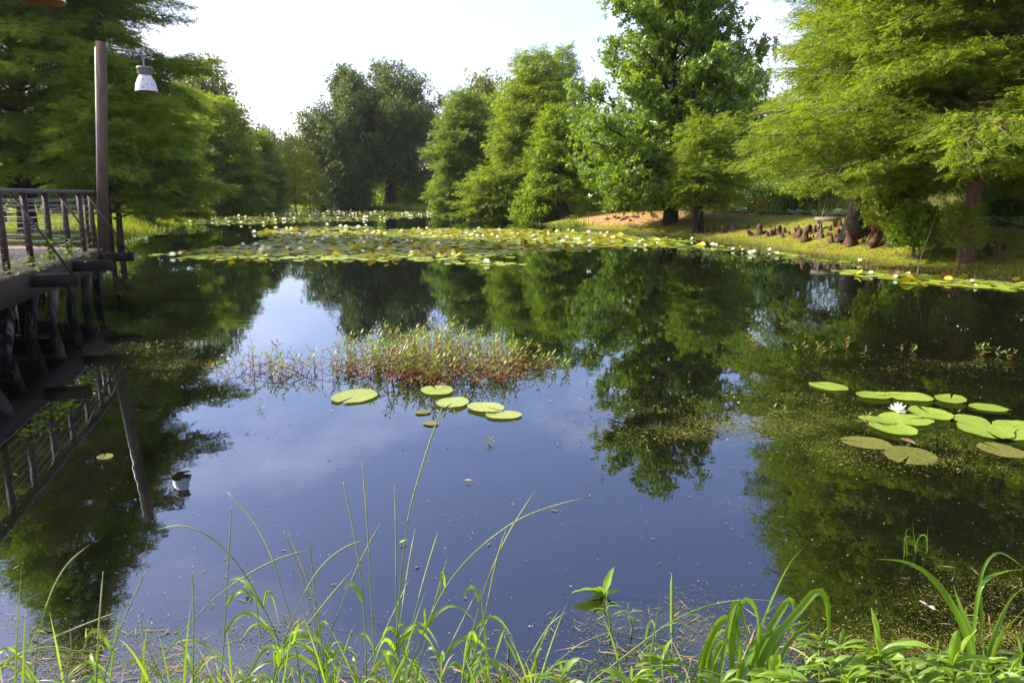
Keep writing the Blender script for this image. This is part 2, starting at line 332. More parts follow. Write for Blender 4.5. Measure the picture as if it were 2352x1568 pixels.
# water: clear at a steep look, a mirror at a flat one, brown with depth
m, nt, out = newmat('pond_water'); tc = N(nt, 'ShaderNodeTexCoord')
mp = N(nt, 'ShaderNodeMapping'); mp.inputs['Scale'].default_value = (1.0, 1.0, 1); nt.links.new(tc.outputs['Object'], mp.inputs[0])
w1 = noise(nt, 2.2, 3, .55, mp.outputs[0]); w2 = noise(nt, .22, 3, .5, tc.outputs['Object'])
pat = ramp(nt, w2, [(.40, (.15, .15, .15)), (.68, (1, 1, 1))])
bp = N(nt, 'ShaderNodeBump'); bp.inputs['Distance'].default_value = .004; nt.links.new(w1, bp.inputs['Height'])
bs = N(nt, 'ShaderNodeMath', operation='MULTIPLY'); nt.links.new(pat, bs.inputs[0]); bs.inputs[1].default_value = .55; nt.links.new(bs.outputs[0], bp.inputs['Strength'])
fr = N(nt, 'ShaderNodeFresnel', IOR=2.15); nt.links.new(bp.outputs[0], fr.inputs['Normal'])
gl = N(nt, 'ShaderNodeBsdfGlossy'); gl.inputs['Roughness'].default_value = .012; gl.inputs['Color'].default_value = (.76, .88, 1, 1); nt.links.new(bp.outputs[0], gl.inputs['Normal'])
tr = N(nt, 'ShaderNodeBsdfTransparent'); tr.inputs[0].default_value = (.46, .40, .22, 1)
df = N(nt, 'ShaderNodeBsdfDiffuse'); df.inputs[0].default_value = (.012, .012, .005, 1)
mu = N(nt, 'ShaderNodeMixShader'); mu.inputs[0].default_value = .4; nt.links.new(tr.outputs[0], mu.inputs[1]); nt.links.new(df.outputs[0], mu.inputs[2])
mx = N(nt, 'ShaderNodeMixShader'); nt.links.new(fr.outputs[0], mx.inputs[0]); nt.links.new(mu.outputs[0], mx.inputs[1]); nt.links.new(gl.outputs[0], mx.inputs[2])
nt.links.new(mx.outputs[0], out.inputs[0]); M['water'] = m
mb = MB(); mb.add([(-70, -2, 0), (70, -2, 0), (70, 125, 0), (-70, 125, 0)], [(0, 1, 2, 3)])
tag(mb.build('pond_water', M['water']), kind='structure')

# ---------------------------------------------------------------- leaf templates
def quadleaf(L, w, base, dr, side, dz=0.0):
    dr = np.asarray(dr, float)/np.linalg.norm(dr); side = np.asarray(side, float); side = side-dr*(side@dr); side /= np.linalg.norm(side); b = np.asarray(base, float)
    return [b, b+dr*L*.45+side*w/2+np.array((0, 0, dz)), b+dr*L, b+dr*L*.45-side*w/2+np.array((0, 0, dz))]
def T_spray(seed, n=11, L=.42, w=.085):
    r = np.random.default_rng(seed); V = []; Q = []
    for i in range(n):
        t = .08+.86*i/(n-1); s = 1 if i % 2 else -1
        q = quadleaf(L*(1-.55*t)*r.uniform(.8, 1.2), w*r.uniform(.8, 1.2), (0, t, -.10*t*t), (s*.8, .75, r.uniform(-.35, .15)), (0, .3, r.uniform(-.4, .4)+1e-3) if r.random() < .35 else (s*.6, -.7, r.uniform(-.4, .4)))
        Q.append([len(V)+k for k in range(4)]); V += q
    Q.append([len(V)+k for k in range(4)]); V += quadleaf(.3, w, (0, .86, -.08), (0, 1, -.25), (1, 0, 0))
    return np.array(V), np.array(Q)
def T_star(seed, n=7, w=.42):
    r = np.random.default_rng(seed); V = []; Q = []
    for i in range(n):
        a = 2*pi*i/n+r.uniform(-.4, .4); e = r.uniform(-.6, .6)
        q = quadleaf(r.uniform(.75, 1.1), w*r.uniform(.8, 1.2), (0, 0, 0), (cos(a)*cos(e), sin(a)*cos(e), sin(e)), (-sin(a), cos(a), r.uniform(-.7, .7)), .04)
        Q.append([len(V)+k for k in range(4)]); V += q
    return np.array(V), np.array(Q)
def T_clump(seed, n=6, w=.5):
    r = np.random.default_rng(seed); V = []; Q = []
    for i in range(n):
        dv = r.normal(size=3); dv /= np.linalg.norm(dv); q = quadleaf(r.uniform(.5, .8), w*r.uniform(.5, .9), r.normal(size=3)*.38, dv, r.normal(size=3))
        Q.append([len(V)+k for k in range(4)]); V += q
    return np.array(V), np.array(Q)
SPRAY = [T_spray(i) for i in range(4)]; SPRAYF = [T_spray(20+i, 7, .5, .15) for i in range(4)]
STAR = [T_star(40+i) for i in range(4)]; CLUMP = [T_clump(60+i) for i in range(5)]

# ---------------------------------------------------------------- trees
def tree(name, label, base, H, prof, leaf, bark, seed, style='cypress', tr=.25, n1=60, leafsize=.3, dens=1.0, t0=None, lean=(0, 0), group=None,
         trunkflare=1.5, limb=1.0, gap=None, lod=1, ypr=None, cat='tree', trunks=None):
    """prof: list of (z, reach towards -x, reach towards +x) in metres; every bough ends near that outline"""
    gap = (.38 if style == 'cypress' else 0) if gap is None else gap
    rng = np.random.default_rng(seed); prof = sorted(prof); pz = np.array([p[0] for p in prof]); pl = np.array([p[1] for p in prof]); pr = np.array([p[2] for p in prof])
    root = empty(name, base); tag(root, label, cat, group)
    tb = MB(); cb = MB()
    zt = np.linspace(-.25, H*.97, 12); cx = np.interp(zt, [0, H], [0, lean[0]])+.012*H*np.sin(zt/H*5+seed); cy = np.interp(zt, [0, H], [0, lean[1]])
    cx -= np.interp(0, zt, cx)
    rad = tr*np.maximum(.06, (1-zt/H)**.8)*(1+(trunkflare-1)*np.exp(-np.maximum(zt, 0)/(.05*H+.2)))
    for (ox, oy, k) in (trunks or [(0, 0, 1)]):
        tb.tube(np.stack([cx+ox*(1-.5*zt/H), cy+oy*(1-.5*zt/H), zt], 1), rad*k, 9 if lod else 6)
    zmin, zmax = pz[0], pz[-1]; AP = []; AD = []; AU = []; SC = []
    ph = rng.uniform(0, 6.28, 4)
    for i in range(n1):
        f = ((i+rng.uniform(0, 1))/n1)**.92; ze = zmin+(zmax-zmin)*f; az = i*2.399963+rng.uniform(-.5, .5)
        c, s = cos(az), sin(az); rl = np.interp(ze, pz, pl); rr = np.interp(ze, pz, pr); rx = rr if c > 0 else rl; ry = (rl+rr)/2*(ypr or 1)
        Rm = sqrt((rx*c)**2+(ry*s)**2)
        Rm *= (.92+.20*sin(3*az+ph[0]+ze*.9)+.13*sin(5*az-ph[1]+ze*2.1))*rng.uniform(.72, 1.10) if style != 'cypress' else (.95+.10*sin(3*az+ph[0]+ze*.7))*rng.uniform(.80, 1.10)
        if Rm < .12: Rm = .12
        if style == 'cypress': el = R(8)+R(38)*f**1.5
        else: el = R(12)+R(48)*f
        zb = min(max(ze-Rm*math.tan(el)*.8, (zmin*.75 if t0 is None else t0*H)), H*.95); zb = min(zb, ze+.15*Rm)
        bx = np.interp(zb, zt, cx); by = np.interp(zb, zt, cy)
        p0 = np.array((bx, by, zb)); p3 = np.array((bx*.3+c*Rm, by*.3+s*Rm, ze)); k = 7; tt = np.linspace(0, 1, k)
        arch = (.10 if style == 'cypress' else .06)*Rm*rng.uniform(.3, 1.5)
        P = p0[None]*(1-tt)[:, None]+p3[None]*tt[:, None]; P[:, 2] += arch*np.sin(tt*pi)*1.2
        side = np.array((-s, c, 0)); P += side[None]*(np.sin(tt*pi*1.5+rng.uniform(0, 6))-0)[:, None]*.04*Rm; P[0] = p0
        rb = max(.010, np.interp(zb, zt, rad)*.42*min(1, Rm/3+.2))*limb
        tb.tube(P, rb*(1-.88*tt), 5 if lod else 4, cap=False)
        # secondary twigs and leaf anchors
        ns = max(3, int(Rm*(3.2 if style == 'cypress' else 2.3)*dens)+2)
        for q in range(ns):
            s0 = .18+.80*(q+rng.uniform(0, 1))/ns; idx = s0*(k-1); a0 = int(min(k-2, idx)); o = P[a0]+(P[a0+1]-P[a0])*(idx-a0)
            dm = P[a0+1]-P[a0]; dm /= np.linalg.norm(dm); sg = 1 if q % 2 else -1; an = rng.uniform(.45, 1.15)*sg
            d2 = dm*cos(an)+side*sin(an); d2[2] += rng.uniform(-.25, .22) if style == 'cypress' else rng.uniform(-.55, .75)
            if style == 'cypress' and s0 > .9: d2 = dm+side*rng.uniform(-.3, .3)
            d2 /= np.linalg.norm(d2); L2 = (.38*Rm*(1.08-s0*.75)+.25)*rng.uniform(.7, 1.2)
            L2 = min(L2, 2.6)
            e = o+d2*L2; e[2] -= .06*L2
            if lod: tb.add(*tube([o, (o+e)/2+np.array((0, 0, .03*L2)), e], [rb*.28*(1-.6*s0)+.004, rb*.18+.003, .003], 3, False)[:2])
            na = max(2, int(L2/(leafsize*.42)*dens))
            st = np.linspace(.15, 1, na)[:, None]*np.ones((1, 3)); A = o+(e-o)*st
            if style == 'cypress':
                A = np.repeat(A, 4, 0); stt = np.repeat(st[:, 0], 4); n_ = len(A); sgn = np.where(np.arange(n_) % 2, 1, -1)[:, None]; perp = np.cross(d2, (0, 0, 1)); perp /= np.linalg.norm(perp)+1e-9
                D = d2[None]*.7+perp[None]*sgn*.75+rng.normal(size=(n_, 3))*.24; D[:, 2] -= .18
                U = np.tile((0, 0, 1.), (n_, 1))+rng.normal(size=(n_, 3))*(.5 if lod == 2 else .8)
                A = A+rng.normal(size=(n_, 3))*leafsize*.25+perp[None]*(rng.uniform(0, .34, n_)*sgn[:, 0]*L2*(1.15-stt))[:, None]
            else:
                kk = 3; A = np.repeat(A, kk, 0); n_ = len(A); A = A+rng.normal(size=(n_, 3))*(.55*leafsize+.10*L2)
                D = rng.normal(size=(n_, 3))+d2[None]*.5; U = rng.normal(size=(n_, 3))+np.array((0, 0, .9))
            AP.append(A); AD.append(D); AU.append(U); SC.append(rng.uniform(.65, 1.2, n_))
    A = np.concatenate(AP); D = np.concatenate(AD); U = np.concatenate(AU); S = np.concatenate(SC)
    if gap:
        g = wob(A[:, 0]*1.3+seed, A[:, 2]*1.5+A[:, 1]*.8); keep = g > -1+gap*2*rng.uniform(.4, 1.0, len(g)); A, D, U, S = A[keep], D[keep], U[keep], S[keep]
    tmpl = {'cypress': SPRAY if lod == 2 else SPRAYF, 'star': STAR, 'clump': CLUMP}[style]
    scatter(cb, tmpl, A, D, U, S*leafsize, rng)
    tb.build('trunk', bark, root, True); cb.build('crown', leaf, root)
    return root
def pxprof(x0, Yd, z0, rows):
    pr = []
    for (py, xl, xr) in rows:
        p = aty(x0, py, Yd); zc = Yd*CP-(p[2]-CAMZ)*SP
        pr.append((p[2]-z0, max(.1, (x0-xl)/FPX*zc), max(.1, (xr-x0)/FPX*zc)))
    return pr
def ptree(name, label, x0, Yd, rows, leaf, bark, seed, topz=None, **kw):
    """tree whose trunk stands at picture column x0, Yd metres ahead; rows give the crown outline"""
    b = aty(x0, 500, Yd); bz = gz1(b[0], Yd); pr = pxprof(x0, Yd, bz, rows); H = max(p[0] for p in pr)+.1
    return tree(name, label, (b[0], Yd, bz-.02), H, pr, leaf, bark, seed, **kw)

LEFTG, RIGHTG, FARG = 'trees on the left bank', 'trees on the right bank', 'trees along the far shore'
# left bank
ptree('cypress_tree', 'tall dark bald cypress on the left lawn, black trunk behind the deck railing', 62, 33, [(430, -190, 330), (330, -260, 395), (200, -290, 440), (140, -280, 455), (40, -240, 415), (-150, -190, 330), (-420, -80, 190), (-640, 10, 110), (-760, 50, 75)],
      M['cyp_dk'], M['bark_dk'], 11, tr=.30, n1=210, leafsize=.36, dens=1.25, lod=2, group=LEFTG, limb=.8)
ptree('cypress_tree', 'low spreading cypress with twin dark trunks at the water, right of the lamp pole', 256, 29.5, [(488, 215, 385), (440, 190, 455), (380, 180, 490), (310, 190, 470), (230, 200, 420), (160, 215, 350), (110, 240, 280)],
      M['cyp_dk'], M['bark_dk'], 12, tr=.13, n1=120, leafsize=.34, dens=1.2, lod=2, group=LEFTG, trunks=[(-.2, 0, 1), (.18, .1, .9), (.4, -.2, .5)])
ptree('cypress_tree', 'dark cypress crown further back, between the lamp pole and the bright cypress', 345, 48, [(494, 300, 470), (420, 290, 500), (350, 300, 480), (280, 330, 465), (230, 365, 440), (205, 390, 410)], M['cyp'], M['bark_dk'], 13, tr=.2, n1=100, leafsize=.42, dens=1.0, group=LEFTG)
ptree('cypress_tree', 'bright green cypress at the left end of the pond, below a pale leafy crown', 525, 74, [(488, 450, 610), (420, 440, 620), (350, 440, 600), (290, 450, 585), (245, 470, 565), (220, 500, 545)], M['cyp'], M['bark'], 14, tr=.25, n1=120, leafsize=.55, dens=1.0, group=LEFTG)
ptree('broadleaf_tree', 'pale yellowish broadleaf tree rising behind the bright cypress on the left', 490, 96, [(330, 400, 600), (260, 405, 585), (200, 408, 560), (165, 420, 540), (135, 445, 515)], M['pale'], M['bark'], 15, style='clump', tr=.35, n1=46, leafsize=.75, dens=.55, gap=.25, group=LEFTG)
ptree('cypress_tree', 'deep green cypress right of the bright one, its foliage nearly black at the water', 592, 84, [(489, 500, 655), (430, 500, 655), (380, 520, 645), (330, 545, 630), (300, 570, 615)], M['cyp_bl'], M['bark_dk'], 16, tr=.2, n1=110, leafsize=.6, dens=1.0, group=LEFTG)
ptree('broadleaf_tree', 'sunlit yellow green tree on the far left lawn, under the boughs of the tall cypress', -60, 60, [(470, -200, 40), (420, -220, 55), (370, -200, 60), (335, -150, 30)], M['yel'], M['bark'], 17, style='clump', tr=.2, n1=40, leafsize=.5, dens=.7, group=LEFTG)
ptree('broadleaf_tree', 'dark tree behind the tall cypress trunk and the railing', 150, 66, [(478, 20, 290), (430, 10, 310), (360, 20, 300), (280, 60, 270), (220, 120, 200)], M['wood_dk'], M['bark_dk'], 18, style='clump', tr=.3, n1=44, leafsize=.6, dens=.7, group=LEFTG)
ptree('bush', 'low yellow green bush at the left end of the far lilies', 505, 74, [(496, 440, 560), (478, 450, 550), (462, 470, 530)], M['yel'], M['bark'], 19, style='clump', tr=.05, n1=36, leafsize=.45, dens=.8, group=LEFTG, cat='bush')
# far shore
for k, (x0, top, sd, lb) in enumerate([(637, 335, 21, 'leftmost of the slender yellow green saplings beside the dark cypress'), (657, 325, 22, 'thin straight yellow green sapling, second from the dark cypress'),
                                       (681, 318, 23, 'tallest slender yellow green sapling, third from the dark cypress'), (712, 345, 24, 'short yellow green sapling at the left foot of the dark live oak')]):
    ptree('sapling', lb, x0, 98-k*1.5, [(470, x0-24, x0+26), (430, x0-28, x0+32), (380, x0-24, x0+28), (top+20, x0-14, x0+16), (top, x0-5, x0+5)], M['yel'], M['bark'], sd, tr=.09, n1=36, leafsize=.55, dens=.75, group='yellow green saplings on the far shore')
ptree('sapling', 'yellow green bushy young tree just left of the live oak, behind the saplings', 735, 108, [(475, 690, 790), (420, 690, 790), (360, 690, 770), (325, 700, 745)], M['yel'], M['bark'], 25, style='clump', tr=.12, n1=40, leafsize=.6, dens=.7, group='yellow green saplings on the far shore')
ptree('distant_tree', 'distant hazy tree left of the gap in the treeline', 612, 190, [(470, 570, 655), (360, 572, 655), (310, 578, 645), (290, 592, 628)], M['far'], M['bark'], 26, style='clump', tr=.4, n1=34, leafsize=1.3, dens=.4, lod=0, group=FARG)
ptree('distant_tree', 'distant hazy tree right of the gap, touching the live oak', 680, 200, [(470, 630, 730), (370, 634, 725), (325, 650, 710), (308, 665, 695)], M['far'], M['bark'], 27, style='clump', tr=.4, n1=34, leafsize=1.3, dens=.4, lod=0, group=FARG)
ptree('live_oak', 'great dark live oak on the far shore with a rounded crown and bent low bough', 896, 112, [(408, 830, 1000), (370, 790, 1012), (330, 770, 1012), (270, 770, 1015), (215, 775, 1012), (180, 800, 985), (155, 850, 950), (140, 880, 925)],
      M['live'], M['bark_dk'], 31, style='clump', tr=.8, n1=120, leafsize=.58, dens=.85, gap=.52, trunkflare=1.35, limb=1.0, group=FARG)
ptree('live_oak', 'lower dark live oak leaning left of the great one, down to the water', 795, 106, [(486, 735, 850), (430, 718, 860), (370, 705, 860), (310, 695, 850), (270, 696, 840), (235, 720, 810)], M['live'], M['bark_dk'], 32, style='clump', tr=.5, n1=90, leafsize=.62, dens=.8, gap=.18, group=FARG)
ptree('live_oak', 'narrow dark side crown with a spiky top between the two live oaks', 806, 110, [(260, 770, 850), (215, 775, 845), (185, 782, 830), (162, 800, 815)], M['live'], M['bark_dk'], 33, style='clump', tr=.3, n1=34, leafsize=.75, dens=.6, gap=.2, group=FARG)
ptree('broadleaf_tree', 'dark oak crown peeping between the live oak and the green cypresses', 1012, 118, [(470, 960, 1060), (350, 975, 1050), (290, 985, 1040), (265, 1000, 1030)], M['live'], M['bark_dk'], 34, style='clump', tr=.4, n1=36, leafsize=.8, dens=.6, group=FARG)
ptree('shrub', 'shaded undergrowth below the low bough of the great live oak', 930, 118, [(478, 830, 1000), (440, 840, 995), (405, 870, 980)], M['cyp_dk'], M['bark_dk'], 35, style='clump', tr=.08, n1=36, leafsize=.7, dens=.6, group=FARG, cat='shrub')
for k, (x0, w, top, sd) in enumerate([(560, 120, 400, 36), (745, 120, 395, 37), (1080, 130, 390, 38), (430, 110, 395, 39), (900, 100, 390, 40)]):
    ptree('broadleaf_tree', ['dark woodland tree closing the view behind the deep green cypress', 'dark woodland tree closing the view behind the saplings', 'dark woodland tree closing the view behind the green cypress group', 'dark woodland tree closing the view at the left end of the pond', 'dark woodland tree closing the view behind the trunk of the live oak'][k], x0, 135,
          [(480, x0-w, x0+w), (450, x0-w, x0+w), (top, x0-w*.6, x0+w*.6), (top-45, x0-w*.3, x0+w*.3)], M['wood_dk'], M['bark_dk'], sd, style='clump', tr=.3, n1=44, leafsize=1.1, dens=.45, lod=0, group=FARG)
# cypress group, middle right
ptree('cypress_tree', 'soft green cypress at the water, leftmost of the cypress group right of the live oak', 1058, 72, [(498, 990, 1130), (440, 982, 1150), (380, 985, 1150), (320, 995, 1145), (270, 1012, 1130), (230, 1030, 1105), (205, 1050, 1080)], M['cyp_bl'], M['bark'], 41, tr=.2, n1=130, leafsize=.52, dens=1.1, group=RIGHTG)
ptree('broadleaf_tree', 'pale round crown showing above the soft green cypress', 1106, 95, [(330, 1045, 1160), (250, 1050, 1160), (205, 1068, 1145), (180, 1085, 1128)], M['pale'], M['bark'], 42, style='clump', tr=.3, n1=40, leafsize=.75, dens=.55, gap=.1, group=RIGHTG)
ptree('cypress_tree', 'tall green cypress with a brown forked trunk in the middle of the group', 1228, 62, [(492, 1130, 1330), (430, 1110, 1345), (360, 1110, 1340), (290, 1125, 1325), (230, 1140, 1310), (180, 1150, 1300), (140, 1170, 1275), (112, 1205, 1250)], M['cyp'], M['bark'], 43, tr=.3, n1=150, leafsize=.5, dens=1.0, gap=.2, limb=1.2, group=RIGHTG)
ptree('cypress_tree', 'dark topped cypress behind the forked one, its tip the highest of the group', 1292, 76, [(470, 1235, 1370), (350, 1235, 1365), (260, 1245, 1345), (190, 1255, 1332), (140, 1268, 1322), (106, 1285, 1302)], M['cyp_dk'], M['bark'], 44, tr=.28, n1=130, leafsize=.55, dens=1.0, group=RIGHTG)
ptree('cypress_tree', 'small bright bushy cypress at the water in front of the forked one', 1135, 59, [(503, 1065, 1205), (460, 1058, 1212), (425, 1062, 1200), (400, 1085, 1180), (383, 1115, 1155)], M['cyp'], M['bark'], 45, tr=.1, n1=60, leafsize=.42, dens=1.1, group=RIGHTG)
ptree('cypress_tree', 'shaded low cypress with a thick black trunk left of the bank crest', 1292, 53, [(455, 1215, 1380), (420, 1210, 1390), (360, 1225, 1400), (290, 1240, 1390), (240, 1270, 1360)], M['cyp_dk'], M['bark_dk'], 46, tr=.42, n1=120, leafsize=.48, dens=1.0, group=RIGHTG)
ptree('shrub', 'dark bush at the water between the bright small cypress and the bank', 1225, 54, [(506, 1180, 1290), (470, 1180, 1290), (440, 1195, 1270)], M['cyp_dk'], M['bark_dk'], 47, style='clump', tr=.06, n1=34, leafsize=.35, dens=.9, group=RIGHTG, cat='shrub')
ptree('broadleaf_tree', 'rounded green crown between the pale round crown and the forked cypress', 1172, 88, [(470, 1080, 1265), (350, 1085, 1260), (260, 1095, 1250), (215, 1120, 1225), (185, 1145, 1200)], M['cyp_bl'], M['bark'], 48, style='clump', tr=.3, n1=56, leafsize=.65, dens=.7, gap=.15, group=RIGHTG)
# the big oak on the bank
ptree('oak_tree', 'large glossy leaved oak on the bank crest, single dark trunk, crown above the frame', 1540, 40, [(470, 1400, 1620), (430, 1290, 1690), (370, 1272, 1700), (310, 1275, 1705), (250, 1300, 1715), (190, 1330, 1722), (120, 1352, 1722), (50, 1372, 1690), (-40, 1400, 1660), (-120, 1450, 1610), (-165, 1510, 1560)],
      M['oak'], M['bark_dk'], 51, style='star', tr=.36, n1=100, leafsize=.25, dens=.92, gap=.54, trunkflare=1.25, limb=.9, group=RIGHTG)
ptree('cypress_tree', 'small yellow green cypress with two thin trunks, right of the oak trunk', 1606, 36, [(478, 1560, 1690), (430, 1545, 1720), (380, 1550, 1720), (330, 1565, 1700), (290, 1585, 1670), (262, 1605, 1640)], M['cyp'], M['bark_dk'], 52, tr=.13, n1=70, leafsize=.36, dens=1.1, lod=2, group=RIGHTG, trunks=[(-.15, 0, 1), (.16, .1, .8)])
# background wood on the right
for k, (x0, Yd, top, wl, sd, mt, lb) in enumerate([(1700, 64, 145, 75, 53, 'oak', 'leafy tree top in the sky gap between the oak and the right cypresses'), (1420, 70, 300, 90, 54, 'wood_dk', 'dark woodland tree behind the left boughs of the oak'),
        (1560, 78, 230, 90, 55, 'wood_dk', 'dark woodland tree directly behind the oak trunk'), (1810, 60, 260, 100, 56, 'wood_dk', 'dark woodland tree behind the bare brush right of the small cypress'),
        (1990, 66, 200, 110, 57, 'wood_dk', 'dark woodland tree behind the bench'), (2160, 60, 180, 110, 58, 'wood_dk', 'dark woodland tree between the two large cypress trunks'), (2340, 58, 120, 130, 59, 'wood_dk', 'dark woodland tree behind the right edge thicket'), (2540, 50, 60, 130, 60, 'wood_dk', 'dark woodland tree at the far right edge')]):
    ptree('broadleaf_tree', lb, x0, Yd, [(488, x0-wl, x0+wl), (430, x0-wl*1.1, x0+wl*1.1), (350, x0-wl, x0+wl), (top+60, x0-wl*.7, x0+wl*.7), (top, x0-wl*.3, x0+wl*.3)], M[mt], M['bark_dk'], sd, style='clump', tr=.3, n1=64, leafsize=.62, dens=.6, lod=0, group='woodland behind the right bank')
# right cypresses
ptree('cypress_tree', 'huge feathery bald cypress nearest on the right bank, reddish trunk with buttress roots', 2230, 19.6, [(440, 1900, 2480), (395, 1770, 2560), (330, 1715, 2600), (240, 1740, 2600), (150, 1790, 2580), (40, 1800, 2560), (-150, 1800, 2540), (-400, 1850, 2480), (-700, 1960, 2400), (-950, 2130, 2290)],
      M['cyp'], M['barkred'], 61, tr=.19, n1=210, leafsize=.30, dens=1.1, lod=2, trunkflare=1.35, limb=1.15, group=RIGHTG, t0=.14)
ptree('cypress_tree', 'feathery bald cypress behind the bench, black flared trunk', 1968, 25.5, [(450, 1800, 2160), (380, 1730, 2230), (300, 1735, 2240), (200, 1760, 2230), (60, 1755, 2220), (-100, 1780, 2180), (-300, 1850, 2100), (-480, 1930, 2010)],
      M['cyp'], M['bark_dk'], 62, tr=.27, n1=170, leafsize=.34, dens=1.15, lod=2, trunkflare=2.1, limb=.6, group=RIGHTG, t0=.14)
ptree('cypress_tree', 'shaded bald cypress at the right edge behind the huge one', 2430, 24.5, [(455, 2250, 2620), (360, 2200, 2680), (250, 2200, 2680), (100, 2230, 2650), (-150, 2280, 2590), (-400, 2380, 2480)], M['cyp_dk'], M['bark_dk'], 63, tr=.28, n1=140, leafsize=.36, dens=1.1, lod=2, group=RIGHTG, trunkflare=1.7, t0=.12)
ptree('bush', 'bright yellow green vine covered bush left of the large trunk', 2045, 23, [(512, 2000, 2090), (470, 1985, 2100), (430, 1995, 2095), (405, 2020, 2080)], M['yel'], M['bark'], 64, style='star', tr=.05, n1=44, leafsize=.11, dens=.8, group=RIGHTG, cat='bush')
ptree('bush', 'dull green undergrowth bush at the foot of the large trunk', 2108, 20.8, [(560, 2060, 2150), (530, 2050, 2155), (500, 2065, 2150), (478, 2090, 2130)], M['cyp_dk'], M['bark'], 65, style='star', tr=.04, n1=44, leafsize=.09, dens=.8, group=RIGHTG, cat='bush')
ptree('bush', 'feathery green sprouts in front of the foot of the large trunk', 2216, 18.8, [(565, 2195, 2240), (540, 2190, 2250), (505, 2195, 2245), (470, 2205, 2235)], M['cyp'], M['bark'], 70, tr=.02, n1=34, leafsize=.2, dens=.9, lod=2, group=RIGHTG, cat='bush')
for k, (x0, Yd, xs, sd) in enumerate([(1440, 56, (1370, 1500), 66), (1750, 44, (1690, 1810), 67), (2280, 27, (2230, 2340), 68), (1860, 40, (1800, 1920), 69)]):
    ptree('bush', ['low green thicket behind the bank left of the oak trunk', 'low green thicket behind the lotus leaves', 'dark thicket behind the large trunk at right', 'green brush behind the bench and lotus leaves'][k], x0, Yd, [(486, xs[0], xs[1]), (460, xs[0]-8, xs[1]+8), (425, xs[0]+20, xs[1]-20)], M['bush'], M['bark'], sd, style='clump', tr=.05, n1=40, leafsize=.3, dens=.9, group='thickets behind the bank', cat='bush')
# ---------------------------------------------------------------- cypress knees, roots, bench, log, bare saplings on the right bank
def knee_mesh(seed, kind):
    r = np.random.default_rng(seed); mb = MB(); n = {0: 1, 1: 2, 2: 4, 3: 6}[kind]
    for i in range(n):
        ox, oy = (0, 0) if i == 0 else r.normal(size=2)*.16*(1+.25*n); h = (1 if i == 0 else r.uniform(.45, .85))*(.5 if kind != 3 else .6); k = 10
        zz = np.linspace(-.12, h, 8); t = np.clip(zz/h, 0, 1); rad = (.05+.13*(1-t)**1.4)*r.uniform(.75, 1.1)*(1+.35*np.exp(-((t-.85)/.14)**2)); rad[-1] *= .45
        lx, ly = r.normal(size=2)*.10; a = np.arange(k)*2*pi/k; V = []
        for z_, t_, q in zip(zz, t, rad):
            w = q*(1+.16*np.sin(3*a+seed+z_*7)+.10*np.sin(5*a-z_*9+i)+r.uniform(-.2, .2, k)); V.append(np.stack([ox+lx*t_+w*np.cos(a), oy+ly*t_+w*np.sin(a), np.full(k, z_)+r.uniform(-.012, .012, k)], 1))
        V = np.concatenate(V); m_ = len(zz); Q = [(b*k+j, b*k+(j+1) % k, (b+1)*k+(j+1) % k, (b+1)*k+j) for b in range(m_-1) for j in range(k)]
        T = [((m_-1)*k, (m_-1)*k+j, (m_-1)*k+j+1) for j in range(1, k-1)]; mb.add(V, Q, T)
    return mb.mesh('cypress_knee', M['knee'], False)
KN = [[knee_mesh(70+5*k+i, k) for i in range(3)] for k in range(4)]
# picture column and foot row, height in picture units, kind
KNEES = [(1664, 535, 26, 0, 'short dark knee in the oak shadow, leftmost of the bank knees'), (1690, 531, 34, 1, 'tall leaning pointed knee at the edge of the oak shadow'), (1672, 528, 22, 0, 0), (1745, 540, 38, 2, 'stout reddish knee with a knobbed top, alone on the bank'),
         (1768, 524, 14, 0, 0), (1785, 536, 28, 2, 'clustered knee right of the lone stout one'), (1800, 536, 22, 1, 0), (1836, 543, 30, 1, 'leaning row knee left of the bench'), (1852, 538, 34, 2, 'knee clump in front left of the bench'), (1870, 534, 26, 1, 0),
         (1886, 548, 34, 2, 'knee clump below the bench at the bare sapling'), (1905, 530, 20, 0, 0), (1930, 520, 22, 2, 'low knees right beside the bench'), (1960, 542, 32, 2, 'knee clump in front of the black flared trunk'), (1990, 540, 20, 0, 0),
         (2010, 555, 50, 3, 'biggest blocky knee mass right of the black flared trunk'), (2045, 556, 40, 3, 'second biggest knee mass right of the blocky one'), (2062, 558, 38, 1, 'thin tall knee beside the second knee mass'), (2040, 540, 20, 0, 0), (2105, 562, 34, 1, 'knee under the undergrowth bush'), (2080, 556, 30, 0, 0),
         (2285, 585, 52, 1, 'tall reddish knee right of the large trunk'), (2300, 600, 46, 1, 'reddish knee nearest the water at right'), (2268, 575, 34, 0, 0), (2240, 582, 24, 0, 0), (2325, 560, 20, 0, 0), (2342, 595, 16, 0, 0), (2310, 572, 26, 1, 0), (2215, 562, 22, 0, 0),
         (1600, 537, 16, 0, 0), (1625, 533, 18, 0, 0), (1640, 530, 24, 0, 0)]
_rk = np.random.default_rng(55)
for _i in range(30):
    _x = _rk.uniform(1775, 2075); KNEES.append((_x, 528+(_x-1775)*.085+_rk.uniform(-6, 16), _rk.uniform(9, 24), int(_rk.integers(0, 3)), 0))
def ground_hit(px, py):
    r = ray(px, py); o = np.array((0, 0, CAMZ)); ts = np.linspace(8, 75, 500); P = o+r*ts[:, None]; h = gz(P[:, :2]); k = np.nonzero(P[:, 2] < np.maximum(h, 0))[0]
    return P[k[0]] if len(k) else P[-1]
